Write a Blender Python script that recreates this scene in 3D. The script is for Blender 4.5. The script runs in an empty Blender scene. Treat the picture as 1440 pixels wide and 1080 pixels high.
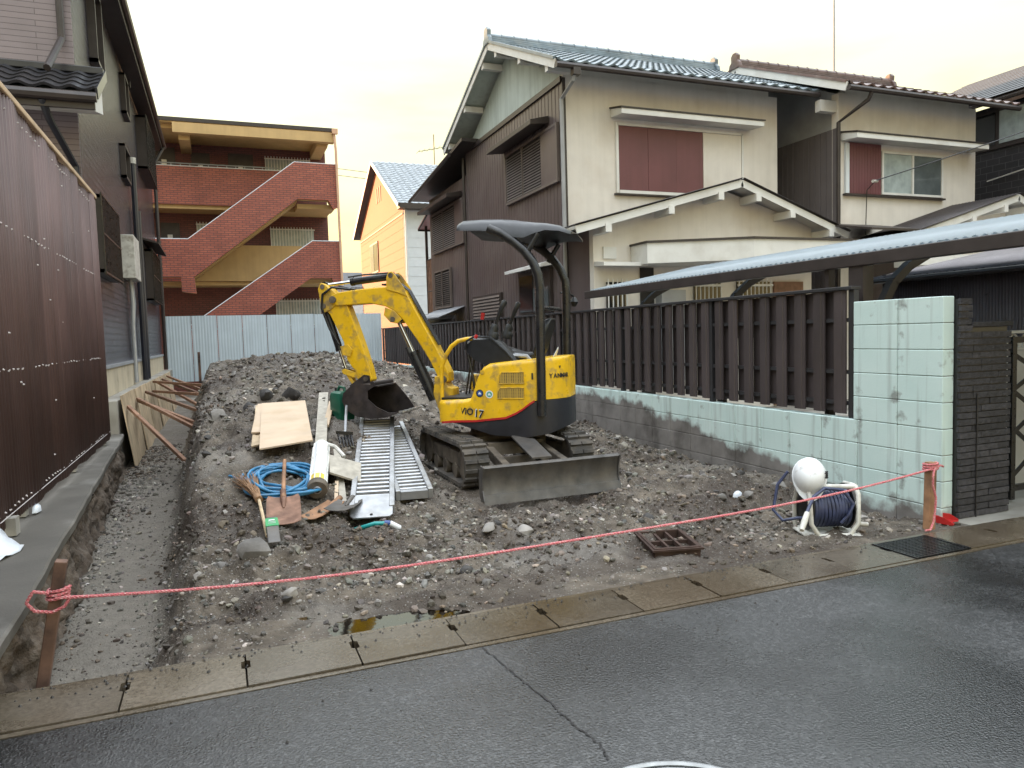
import bpy, bmesh, math, random
import numpy as np
from mathutils import Vector, Matrix
random.seed(7); rng = np.random.default_rng(11)
sc = bpy.context.scene
col = sc.collection
R = math.radians
# ================================================================ camera
YAW, PIT, ROL = R(21.52), R(-3.86), R(-1.69)
fwd = Vector((math.sin(YAW)*math.cos(PIT), math.cos(YAW)*math.cos(PIT), math.sin(PIT)))
rgt = Vector((math.cos(YAW), -math.sin(YAW), 0)); upv = rgt.cross(fwd)
r2 = rgt*math.cos(ROL)+upv*math.sin(ROL); u2 = -rgt*math.sin(ROL)+upv*math.cos(ROL)
cd = bpy.data.cameras.new('camera'); cam = bpy.data.objects.new('camera', cd); col.objects.link(cam)
cam.matrix_world = Matrix(((r2.x, u2.x, -fwd.x, 0), (r2.y, u2.y, -fwd.y, 0), (r2.z, u2.z, -fwd.z, 1.5), (0, 0, 0, 1)))
cd.sensor_width = 36; cd.lens = 36*1036/1440; cd.clip_end = 2000; cd.clip_start = .05
sc.camera = cam
# ================================================================ sky, sun, exposure
SUN_EL, SUN_HD = 5.0, -40.0                      # degrees above the horizon, heading clockwise from +Y
w = bpy.data.worlds.new('World'); sc.world = w; w.use_nodes = True
nt = w.node_tree; nt.nodes.clear()
wo = nt.nodes.new('ShaderNodeOutputWorld'); bg = nt.nodes.new('ShaderNodeBackground')
sky = nt.nodes.new('ShaderNodeTexSky'); sky.sky_type = 'NISHITA'; sky.sun_disc = False
sky.sun_elevation = R(SUN_EL); sky.sun_rotation = R(SUN_HD); sky.air_density = 1.0; sky.dust_density = 2.5; sky.ozone_density = 1.0
# thin high cloud veil, the same in every direction: warm low down, pale higher up, zenith out of view brightened to lift walls and ground
tc = nt.nodes.new('ShaderNodeTexCoord'); sx = nt.nodes.new('ShaderNodeSeparateXYZ'); nt.links.new(tc.outputs['Generated'], sx.inputs[0])
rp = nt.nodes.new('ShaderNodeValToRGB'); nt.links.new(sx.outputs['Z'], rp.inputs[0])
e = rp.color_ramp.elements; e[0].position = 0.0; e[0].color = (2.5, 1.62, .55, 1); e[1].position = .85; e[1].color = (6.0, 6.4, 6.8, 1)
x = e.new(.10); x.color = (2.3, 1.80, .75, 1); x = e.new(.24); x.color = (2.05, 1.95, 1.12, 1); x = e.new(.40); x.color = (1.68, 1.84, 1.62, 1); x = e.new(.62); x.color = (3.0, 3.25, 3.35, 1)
mp = nt.nodes.new('ShaderNodeMapping'); mp.inputs['Scale'].default_value = (1.2, 1.2, 5.0); nt.links.new(tc.outputs['Generated'], mp.inputs[0])
cn = nt.nodes.new('ShaderNodeTexNoise'); cn.inputs['Scale'].default_value = 2.2; cn.inputs['Detail'].default_value = 6; nt.links.new(mp.outputs[0], cn.inputs['Vector'])
cr = nt.nodes.new('ShaderNodeMapRange'); cr.inputs[1].default_value = .38; cr.inputs[2].default_value = .66; cr.inputs[3].default_value = .78; cr.inputs[4].default_value = .98
nt.links.new(cn.outputs['Fac'], cr.inputs[0])
mx = nt.nodes.new('ShaderNodeMixRGB'); nt.links.new(cr.outputs[0], mx.inputs[0]); nt.links.new(sky.outputs[0], mx.inputs[1]); 
c2 = nt.nodes.new('ShaderNodeTexNoise'); c2.inputs['Scale'].default_value = 3.1; c2.inputs['Detail'].default_value = 7; nt.links.new(mp.outputs[0], c2.inputs['Vector'])
k1 = nt.nodes.new('ShaderNodeMapRange'); nt.links.new(c2.outputs['Fac'], k1.inputs[0]); k1.inputs[1].default_value = .47; k1.inputs[2].default_value = .66; k1.inputs[3].default_value = 0; k1.inputs[4].default_value = .75
k2 = nt.nodes.new('ShaderNodeMapRange'); nt.links.new(sx.outputs['Z'], k2.inputs[0]); k2.inputs[1].default_value = .42; k2.inputs[2].default_value = .08; k2.inputs[3].default_value = .12; k2.inputs[4].default_value = 1
k3 = nt.nodes.new('ShaderNodeMath'); k3.operation = 'MULTIPLY'; nt.links.new(k1.outputs[0], k3.inputs[0]); nt.links.new(k2.outputs[0], k3.inputs[1])
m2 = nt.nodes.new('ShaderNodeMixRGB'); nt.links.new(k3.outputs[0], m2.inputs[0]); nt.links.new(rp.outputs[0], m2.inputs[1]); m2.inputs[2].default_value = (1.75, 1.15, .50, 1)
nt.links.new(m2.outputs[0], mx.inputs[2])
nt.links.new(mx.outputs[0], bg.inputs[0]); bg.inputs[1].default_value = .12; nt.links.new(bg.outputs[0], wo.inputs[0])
sd = bpy.data.lights.new('sun', 'SUN'); sd.energy = 2.0; sd.angle = R(.6); sd.color = (1.0, .58, .30)
sun = bpy.data.objects.new('sun', sd); col.objects.link(sun)
sdir = Vector((math.sin(R(SUN_HD))*math.cos(R(SUN_EL)), math.cos(R(SUN_HD))*math.cos(R(SUN_EL)), math.sin(R(SUN_EL))))
sun.rotation_euler = sdir.to_track_quat('Z', 'Y').to_euler(); sun.location = sdir*60
sc.view_settings.view_transform = 'Standard'; sc.view_settings.look = 'None'; sc.view_settings.gamma = 1
sc.view_settings.exposure = 2.6
sc.cycles.max_bounces = 6
# ================================================================ materials
def N(t, k): return t.nodes.new('ShaderNode'+k)
class Mat:
    """a small wrapper round a Principled material"""
    def __init__(s, name, rough=.6, metal=0., spec=.5):
        s.m = bpy.data.materials.new(name); s.m.use_nodes = True; s.t = s.m.node_tree
        s.b = s.t.nodes['Principled BSDF']; s.b.inputs['Roughness'].default_value = rough
        s.b.inputs['Metallic'].default_value = metal; s.b.inputs['Specular IOR Level'].default_value = spec
        s.pos = N(s.t, 'NewGeometry').outputs['Position']
    def link(s, a, b): s.t.links.new(a, b)
    def noise(s, scale, detail=4, vec=None, sc3=None, rough=.55):
        v = vec or s.pos
        if sc3:
            m = N(s.t, 'Mapping'); m.inputs['Scale'].default_value = sc3; s.link(v, m.inputs[0]); v = m.outputs[0]
        n = N(s.t, 'TexNoise'); n.inputs['Scale'].default_value = scale; n.inputs['Detail'].default_value = detail; n.inputs['Roughness'].default_value = rough
        s.link(v, n.inputs['Vector']); return n.outputs['Fac']
    def vor(s, scale, feature='F1', out='Distance', rnd=1.):
        n = N(s.t, 'TexVoronoi'); n.feature = feature; n.inputs['Scale'].default_value = scale; n.inputs['Randomness'].default_value = rnd
        s.link(s.pos, n.inputs['Vector']); return n.outputs[out]
    def rng(s, f, a, b, c, d):
        n = N(s.t, 'MapRange'); s.link(f, n.inputs[0])
        for i, v in enumerate((a, b, c, d)): n.inputs[i+1].default_value = v
        return n.outputs[0]
    def math(s, op, a, b=None):
        n = N(s.t, 'Math'); n.operation = op
        for i, v in enumerate((a, b)):
            if v is None: continue
            if isinstance(v, (int, float)): n.inputs[i].default_value = v
            else: s.link(v, n.inputs[i])
        return n.outputs[0]
    def mix(s, f, a, b, mode='MIX'):
        n = N(s.t, 'MixRGB'); n.blend_type = mode
        for i, v in enumerate((f, a, b)):
            if isinstance(v, (int, float)): n.inputs[i].default_value = v
            elif isinstance(v, tuple): n.inputs[i].default_value = (*v[:3], 1)
            else: s.link(v, n.inputs[i])
        return n.outputs[0]
    def xyz(s):
        n = N(s.t, 'SeparateXYZ'); s.link(s.pos, n.inputs[0]); return n.outputs
    def color(s, c): s.link(c, s.b.inputs['Base Color']); return s
    def roughness(s, c): s.link(c, s.b.inputs['Roughness']); return s
    def bump(s, h, strength=.3, dist=.01):
        n = N(s.t, 'Bump'); n.inputs['Strength'].default_value = strength; n.inputs['Distance'].default_value = dist
        s.link(h, n.inputs['Height']); s.link(n.outputs[0], s.b.inputs['Normal']); return s
def scl(c, k): return tuple(min(1., v*k) for v in c)
def mat(name, c, rough=.6, metal=0., var=.18, vs=3., bump=0., bs=60., bd=.004, rnd=0., spec=.5, dirt=None, ds=1.6, dt=(.5, .72), da=.7, streak=0., rv=.0, coat=0.):
    M = Mat(name, rough, metal, spec)
    k = M.mix(M.rng(M.noise(vs, 5), .3, .7, 0, 1), scl(c, 1-var), scl(c, 1+var))
    if streak: k = M.mix(M.rng(M.noise(1., 4, sc3=(9, 9, .5)), .45, .75, 0, streak), k, scl(c, .45))
    if dirt: k = M.mix(M.rng(M.noise(ds, 6), dt[0], dt[1], 0, da), k, dirt)
    if rnd:
        oi = N(M.t, 'ObjectInfo').outputs['Random']; v = M.rng(oi, 0, 1, 1-rnd, 1+rnd)
        cc = N(M.t, 'CombineXYZ'); [M.link(v, cc.inputs[i]) for i in range(3)]
        k = M.mix(1., k, cc.outputs[0], 'MULTIPLY')
    M.color(k)
    if rv: M.roughness(M.rng(M.noise(vs*1.7, 4), .3, .7, max(.03, rough-rv), min(1, rough+rv)))
    if bump: M.bump(M.noise(bs, 4), bump, bd)
    if coat: M.b.inputs['Coat Weight'].default_value = coat; M.b.inputs['Coat Roughness'].default_value = .08
    return M.m
def brickmat(name, c1, c2, mortar, bw, bh, ms=.01, rough=.6, bump=.4, bd=.006, spec=.5, var=.2):
    M = Mat(name, rough, 0, spec); x, y, z = M.xyz()
    cb = N(M.t, 'CombineXYZ'); M.link(M.math('ADD', x, y), cb.inputs[0]); M.link(z, cb.inputs[1])
    b = N(M.t, 'TexBrick'); M.link(cb.outputs[0], b.inputs['Vector']); b.inputs['Scale'].default_value = 1.; b.inputs['Brick Width'].default_value = bw
    b.inputs['Row Height'].default_value = bh; b.inputs['Mortar Size'].default_value = ms; b.inputs['Mortar Smooth'].default_value = .2
    b.inputs['Color1'].default_value = (*c1, 1); b.inputs['Color2'].default_value = (*c2, 1); b.inputs['Mortar'].default_value = (*mortar, 1)
    k = M.mix(M.rng(M.noise(1.5, 6), .3, .7, 0, 1), (1-var,)*3, (1+var*.3,)*3); M.color(M.mix(1., b.outputs['Color'], k, 'MULTIPLY'))
    h = M.math('ADD', M.math('MULTIPLY', b.outputs['Fac'], -1.), M.math('MULTIPLY', M.noise(55, 3), .5)); M.bump(h, bump, bd); return M.m
m = {}
m['yellow'] = mat('yellow_paint', (.74, .44, .012), .36, var=.10, vs=6, dirt=(.24, .17, .08), ds=11, dt=(.52, .68), da=.7, streak=.14, bump=.05, bs=30, rv=.14)
m['yellow_worn'] = mat('yellow_paint_worn', (.66, .40, .02), .5, var=.15, vs=8, dirt=(.16, .12, .08), ds=9, dt=(.46, .66), da=.8, rv=.1)
m['black'] = mat('black_steel', (.012, .012, .014), .34, var=.3, vs=12, dirt=(.06, .055, .05), ds=7, dt=(.52, .78), da=.45, rv=.12)
m['plastic'] = mat('black_plastic', (.014, .015, .017), .42, var=.25, vs=20, bump=.1, bs=200, bd=.001)
m['navy'] = mat('dark_casting', (.012, .012, .017), .5, var=.3, vs=8, dirt=(.06, .055, .05), ds=5, dt=(.52, .8), da=.5, bump=.12, bs=60, bd=.002)
m['chrome'] = mat('chrome_rod', (.7, .7, .7), .15, 1., var=.1)
m['rubber'] = mat('dirty_rubber', (.045, .041, .038), .8, var=.4, vs=9, dirt=(.13, .11, .088), ds=6, dt=(.42, .66), da=.8, bump=.3, bs=70, bd=.004)
m['muddy'] = mat('muddy_steel', (.075, .062, .05), .7, .2, var=.4, vs=9, dirt=(.17, .14, .105), ds=7, dt=(.4, .65), da=.85, bump=.35, bs=45, bd=.005)
m['bladesteel'] = mat('worn_blade_steel', (.10, .095, .092), .52, .5, var=.35, vs=7, dirt=(.15, .13, .11), ds=4, dt=(.42, .7), da=.7, streak=.5, bump=.2, bs=50, bd=.003)
m['bucketsteel'] = mat('bucket_steel', (.07, .06, .06), .42, .6, var=.4, vs=9, dirt=(.13, .10, .08), ds=6, da=.7, bump=.15, bs=40)
m['brightsteel'] = mat('scoured_steel', (.5, .49, .47), .35, .9, var=.3, vs=25)
m['red'] = mat('red_plastic', (.42, .02, .02), .4, var=.15)
m['decal_dark'] = mat('decal_dark', (.03, .03, .03), .4, var=.1)
m['decal_blue'] = mat('decal_blue', (.03, .07, .25), .4, var=.2)
m['decal_green'] = mat('decal_green', (.10, .35, .28), .4, var=.2)
m['white'] = mat('white_plastic', (.70, .72, .74), .35, var=.07, dirt=(.3, .28, .25), ds=18, dt=(.6, .75), da=.6)
m['offwhite'] = mat('grimy_white_plastic', (.58, .57, .53), .45, var=.15, vs=8, dirt=(.22, .19, .15), ds=9, dt=(.5, .72), da=.8)
m['alu'] = mat('aluminium', (.40, .41, .43), .45, .75, var=.15, vs=9, dirt=(.25, .24, .22), ds=6, dt=(.48, .75), da=.7, rv=.12)
m['ply'] = mat('plywood', (.50, .385, .275), .7, var=.14, vs=2, dirt=(.40, .28, .16), ds=3.5, dt=(.5, .75), da=.6, bump=.12, bs=40, bd=.002)
m['plyold'] = mat('old_plywood', (.52, .40, .26), .75, var=.25, vs=2.5, dirt=(.22, .16, .10), ds=2.2, dt=(.46, .72), da=.75, streak=.45, rnd=.12, bump=.12, bs=40, bd=.002)
m['timber'] = mat('weathered_timber', (.36, .33, .28), .8, var=.25, vs=14, bump=.2, bs=60, bd=.002)
m['brace'] = mat('brace_timber', (.22, .12, .075), .75, var=.3, vs=8, rnd=.3, bump=.2, bs=60, bd=.002)
m['stake'] = mat('stake_timber', (.30, .16, .085), .75, var=.3, vs=11, dirt=(.07, .04, .03), ds=3, dt=(.45, .7), bump=.3, bs=50, bd=.003)
m['stake_old'] = mat('old_stake_timber', (.15, .085, .06), .75, var=.4, vs=9, dirt=(.03, .02, .018), ds=4, dt=(.45, .62), da=.9, bump=.4, bs=40, bd=.003)
m['rope'] = mat('red_white_rope', (.52, .13, .15), .75, var=.35, vs=160, dirt=(.62, .40, .38), ds=120, dt=(.5, .62), da=.8)
m['hoseblue'] = mat('blue_hose', (.03, .17, .33), .38, var=.25, vs=9, dirt=(.2, .2, .19), ds=12, dt=(.55, .75), da=.5)
m['hoseteal'] = mat('teal_hose', (.02, .30, .30), .35, var=.2)
m['hosenavy'] = mat('navy_hose', (.035, .045, .10), .4, var=.35, vs=16)
m['rust'] = mat('rusty_steel', (.23, .13, .09), .75, .3, var=.35, vs=12, dirt=(.12, .06, .04), ds=9, dt=(.42, .65), bump=.25, bs=70, bd=.002)
m['castiron'] = mat('rusty_cast_iron', (.050, .028, .021), .8, .3, var=.4, vs=12, bump=.3, bs=60, bd=.003)
m['straw'] = mat('straw', (.26, .15, .08), .85, var=.4, vs=60)
m['bamboo'] = mat('bamboo', (.50, .38, .24), .6, var=.2, vs=10)
m['green'] = mat('green_plastic', (.01, .10, .06), .4, var=.2)
m['yellowlabel'] = mat('yellow_label', (.65, .48, .08), .5, var=.1)
m['stucco'] = mat('stucco', (.68, .645, .605), .9, var=.07, vs=2, streak=.14, dirt=(.46, .37, .29), ds=.8, dt=(.52, .78), da=.45, bump=.5, bs=90, bd=.006)
m['whitepaint'] = mat('white_paint', (.66, .66, .65), .55, var=.07, vs=3, dirt=(.38, .34, .29), ds=2.2, dt=(.52, .8), da=.5)
m['gablepaint'] = mat('pale_green_render', (.46, .52, .50), .85, var=.08, vs=2, streak=.35, bump=.2, bs=60)
m['brownsiding'] = mat('brown_siding', (.105, .082, .083), .42, var=.14, vs=1.2, streak=.25, dirt=(.17, .15, .14), ds=1.3, dt=(.5, .8), da=.5)
m['greysiding'] = mat('grey_brown_siding', (.13, .115, .12), .5, var=.12, vs=1.2, streak=.2)
m['darktrim'] = mat('dark_brown_trim', (.035, .027, .026), .45, var=.25, vs=5)
m['maroon'] = mat('maroon_shutter', (.135, .045, .052), .5, var=.1, vs=2, streak=.2)
m['shutter'] = mat('louvre_shutter', (.14, .115, .105), .5, var=.15, vs=3)
m['pipegrey'] = mat('grey_pipe', (.30, .31, .33), .45, var=.12)
m['pipenavy'] = mat('navy_pipe', (.018, .02, .032), .4, var=.2)
m['pipepink'] = mat('buff_pipe', (.58, .36, .24), .5, var=.1)
m['glass'] = mat('window_glass', (.10, .12, .13), .06, var=.3, vs=2, spec=.8)
m['glassdark'] = mat('dark_window_glass', (.012, .014, .016), .08, var=.3, vs=2, spec=.6)
m['curtain'] = mat('curtained_glass', (.36, .42, .43), .15, var=.2, vs=5, spec=.6, streak=.3)
m['dark'] = mat('dark_opening', (.012, .010, .010), .7)
m['tileblue'] = mat('blue_grey_roof_tile', (.135, .175, .21), .28, var=.3, vs=4, rnd=.22, dirt=(.30, .32, .33), ds=3, dt=(.5, .75), da=.5)
m['tilebrown'] = mat('brown_roof_tile', (.12, .075, .068), .4, var=.3, vs=4, rnd=.25, dirt=(.25, .22, .2), ds=3, dt=(.52, .75), da=.5)
m['tileblack'] = mat('black_roof_tile', (.022, .022, .027), .32, var=.3, vs=6, rnd=.2)
m['tilegrey'] = mat('pale_grey_roof_tile', (.23, .26, .29), .4, var=.4, vs=5)
m['slate'] = mat('slate_roof', (.055, .056, .062), .6, var=.2, vs=3)
m['orange'] = mat('orange_siding', (.26, .074, .026), .7, var=.06, vs=3)
m['whitesiding'] = mat('white_siding', (.60, .64, .68), .6, var=.06, vs=3)
m['redbrick'] = brickmat('red_brick_tile', (.40, .112, .068), (.31, .082, .054), (.12, .055, .05), .24, .075, .012)
m['redbrick_dark'] = brickmat('red_brick_wall', (.20, .062, .052), (.15, .045, .042), (.08, .04, .038), .24, .075, .012)
m['ochre'] = mat('ochre_render', (.52, .36, .17), .75, var=.08, vs=2, streak=.15)
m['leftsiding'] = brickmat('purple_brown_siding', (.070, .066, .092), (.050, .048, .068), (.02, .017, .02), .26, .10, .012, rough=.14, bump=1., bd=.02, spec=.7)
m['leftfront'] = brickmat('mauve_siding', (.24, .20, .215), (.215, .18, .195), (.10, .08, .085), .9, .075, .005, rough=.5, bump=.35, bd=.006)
m['darksiding'] = brickmat('charcoal_tile_siding', (.035, .034, .042), (.028, .028, .034), (.09, .09, .1), .30, .15, .006, rough=.4, bump=.4)
m['concrete'] = mat('old_concrete', (.30, .285, .255), .85, var=.18, vs=2.5, dirt=(.12, .10, .08), ds=1.5, dt=(.46, .7), da=.7, bump=.35, bs=70, bd=.004)
m['found'] = mat('cream_foundation', (.52, .45, .33), .85, var=.12, vs=2, streak=.3, dirt=(.22, .18, .13), ds=2.5, dt=(.55, .75), bump=.3, bs=60)
m['corrbrown'] = mat('brown_corrugated_sheet', (.10, .058, .054), .52, var=.2, vs=1.5, streak=.45, rnd=.16, spec=.5)
m['corrdark'] = mat('dark_corrugated_sheet', (.10, .085, .09), .45, var=.3, vs=2, streak=.35, rnd=.15)
m['strip'] = mat('dark_strip_concrete', (.095, .087, .076), .6, var=.25, vs=2.5, dirt=(.24, .23, .215), ds=1.7, dt=(.56, .72), da=.7, bump=.35, bs=70, bd=.004)
m['corrwhite'] = mat('pale_blue_corrugated_sheet', (.60, .70, .78), .5, var=.05, vs=2, streak=.25)
m['corrroof'] = mat('pale_polycarbonate_roof', (.42, .47, .50), .25, var=.08, vs=2, dirt=(.1, .1, .1), ds=30, dt=(.7, .76), da=.8)
m['fence'] = mat('dark_fence_slat', (.062, .050, .052), .42, var=.2, vs=1.5, streak=.4, rnd=.2)
m['fenceframe'] = mat('fence_frame', (.030, .030, .034), .45, var=.2)
m['woodrail'] = mat('pale_wood_rail', (.52, .38, .25), .7, var=.15, vs=4)
m['brickdark'] = mat('charcoal_split_brick', (.040, .038, .044), .85, var=.4, vs=25, rnd=.3, bump=.9, bs=45, bd=.012)
m['pink'] = mat('pink_polycarbonate', (.5, .25, .27), .4, var=.15)
m['signwhite'] = mat('white_notice', (.7, .7, .7), .6)
m['sheet'] = mat('white_plastic_sheet', (.62, .66, .72), .3, var=.1, vs=6)
m['rock'] = mat('stone', (.21, .195, .18), .85, var=.35, vs=7, rnd=.35, bump=.5, bs=30, bd=.01)
m['darkrock'] = mat('dark_stone', (.05, .046, .044), .8, var=.35, vs=8, rnd=.3, bump=.5, bs=30, bd=.01)
m['metalpale'] = mat('pale_manhole_iron', (.36, .37, .38), .5, .5, var=.2, vs=15)
m['screw'] = mat('screw_cap', (.62, .58, .58), .4, var=.1)
def asphalt():
    M = Mat('wet_asphalt', .4, 0., .9)
    big = M.noise(.8, 4); fine = M.vor(80, out='Color'); f2 = M.noise(120, 2)
    c = M.mix(M.rng(f2, .42, .62, 0, 1), (.005, .005, .0055), (.026, .026, .027))
    bw_ = N(M.t, 'RGBToBW'); M.link(fine, bw_.inputs[0]); c = M.mix(.5, c, M.mix(M.rng(bw_.outputs[0], .45, .85, 0, 1), (.0, .0, .0), (.075, .075, .075)), 'ADD')
    c = M.mix(M.rng(big, .42, .58, 0, .75), c, (.006, .006, .0065)); M.color(c)
    M.roughness(M.math('ADD', M.rng(big, .40, .58, .40, .17), M.rng(M.noise(40, 3), .3, .7, -.06, .08)))
    M.bump(M.math('ADD', M.math('MULTIPLY', M.noise(95, 2), 1.2), M.rng(bw_.outputs[0], .3, .9, 0, .9)), .7, .005); return M.m
m['asphalt'] = asphalt()
def lidmat():
    M = Mat('wet_gutter_concrete', .4, 0., .9); big = M.noise(1.3, 5)
    c = M.mix(M.rng(M.noise(60, 4), .3, .7, 0, 1), (.060, .046, .031), (.135, .110, .080))
    c = M.mix(M.rng(big, .42, .62, 0, .6), c, (.045, .031, .018)); oi = N(M.t, 'ObjectInfo').outputs['Random']; vv = M.rng(oi, 0, 1, .72, 1.3); cc = N(M.t, 'CombineXYZ'); [M.link(vv, cc.inputs[i]) for i in range(3)]; c = M.mix(1., c, cc.outputs[0], 'MULTIPLY'); M.color(c)
    M.roughness(M.rng(big, .36, .60, .36, .12)); M.bump(M.noise(130, 4), .35, .003); return M.m
m['lid'] = lidmat()
def soil():
    M = Mat('dug_over_soil', .85); big = M.noise(1.1, 6); mid = M.noise(7, 6)
    c = M.mix(M.rng(mid, .3, .7, 0, 1), (.040, .030, .021), (.185, .152, .118))
    c = M.mix(M.rng(big, .47, .56, 0, .8), c, (.038, .024, .015)); c = M.mix(M.rng(M.noise(.7, 5), .54, .66, 0, .55), c, (.235, .215, .19))
    st = M.vor(55, out='Color'); g = N(M.t, 'RGBToBW'); M.link(st, g.inputs[0])
    sp = M.math('MULTIPLY', M.rng(M.vor(55), .22, .34, 1, 0), M.rng(g.outputs[0], .52, .6, 0, 1))
    c = M.mix(M.math('MULTIPLY', sp, .7), c, (.34, .32, .29)); at_ = N(M.t, 'VertexColor'); at_.layer_name = 'bed'; bwb = N(M.t, 'RGBToBW'); M.link(at_.outputs[0], bwb.inputs[0])
    c = M.mix(M.math('MULTIPLY', bwb.outputs[0], .8), c, M.mix(M.noise(14, 5), (.13, .115, .095), (.25, .225, .19))); M.color(c)
    M.roughness(M.rng(big, .44, .6, .9, .42))
    h = M.math('ADD', M.math('MULTIPLY', M.noise(30, 6, rough=.7), 1.), M.math('MULTIPLY', sp, .25)); M.bump(h, .9, .03); return M.m
m['soil'] = soil()
m['darksoil'] = mat('bank_earth', (.085, .062, .045), .9, var=.45, vs=9, dirt=(.17, .145, .12), ds=14, dt=(.52, .7), da=.6, bump=.9, bs=35, bd=.02)
m['canopy'] = mat('canopy_plastic', (.007, .008, .011), .30, var=.3, vs=5, dirt=(.05, .05, .05), ds=9, dt=(.55, .8), da=.3)
m['labelgreen'] = mat('green_label', (.03, .30, .10), .5, var=.1)
def gravelmat():
    M = Mat('gravel', .8); a = N(M.t, 'VertexColor'); a.layer_name = 'shade'
    k = M.mix(1., a.outputs[0], M.mix(M.noise(40, 3), (.6, .6, .6), (1.3, 1.3, 1.3)), 'MULTIPLY'); M.color(M.mix(M.rng(M.noise(1.1, 6), .47, .57, 0, .8), k, M.mix(1., k, (.42, .32, .24), 'MULTIPLY'))); M.bump(M.noise(90, 3), .4, .004); return M.m
m['gravel'] = gravelmat()
def blockmat(name, painted):
    """grey concrete block; painted: mint paint that ends at an uneven edge low on the wall"""
    M = Mat(name, .85); x, y, z = M.xyz()
    g = M.mix(M.rng(M.noise(3, 5), .3, .7, 0, 1), (.13, .12, .115), (.24, .225, .215))
    g = M.mix(M.rng(M.noise(2.2, 6), .50, .68, 0, .8), g, (.055, .047, .042))
    if painted:
        p = M.mix(M.rng(M.noise(2, 5), .3, .7, 0, 1), (.50, .635, .62), (.58, .70, .685))
        p = M.mix(M.rng(M.noise(1., 5, sc3=(14, 14, .6)), .52, .76, 0, .55), p, (.20, .215, .205))
        p = M.mix(M.rng(M.noise(5, 6), .60, .70, 0, .75), p, (.16, .155, .145))
        # lower edge of the paint: about 0.1 m at the gate end, climbing away from the street
        edge = M.rng(y, 4.6, 8.6, .02, .60)
        f = M.math('SUBTRACT', M.math('ADD', z, M.math('MULTIPLY', M.math('SUBTRACT', M.noise(3.5, 6), .5), .45)), edge)
        g = M.mix(M.rng(f, -.03, .05, 0, 1), g, p)
    M.color(g); M.bump(M.noise(60, 5), .35, .004); return M.m
m['blockpaint'] = blockmat('mint_painted_block', True); m['block'] = blockmat('grey_block', False)
def watermat():
    M = Mat('puddle_water', .02); t = M.t; out = t.nodes['Material Output']
    tr = N(t, 'BsdfTransparent'); tr.inputs[0].default_value = (.45, .36, .27, 1); gl = N(t, 'BsdfGlossy'); gl.inputs['Roughness'].default_value = .05
    fr = N(t, 'Fresnel'); fr.inputs[0].default_value = 2.3; ms = N(t, 'MixShader'); bp = N(t, 'Bump'); bp.inputs['Strength'].default_value = .05; bp.inputs['Distance'].default_value = .01
    M.link(M.noise(12, 2), bp.inputs['Height']); M.link(bp.outputs[0], gl.inputs['Normal'])
    M.link(fr.outputs[0], ms.inputs[0]); M.link(tr.outputs[0], ms.inputs[1]); M.link(gl.outputs[0], ms.inputs[2]); M.link(ms.outputs[0], out.inputs[0]); return M.m
m['water'] = watermat()
def polyroof():
    mm = m['corrroof']; t = mm.node_tree; b = t.nodes['Principled BSDF']; tr = t.nodes.new('ShaderNodeBsdfTranslucent'); tr.inputs[0].default_value = (.62, .70, .76, 1); ms = t.nodes.new('ShaderNodeMixShader'); ms.inputs[0].default_value = .5
    t.links.new(b.outputs[0], ms.inputs[1]); t.links.new(tr.outputs[0], ms.inputs[2]); t.links.new(ms.outputs[0], t.nodes['Material Output'].inputs[0])
polyroof()
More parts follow.
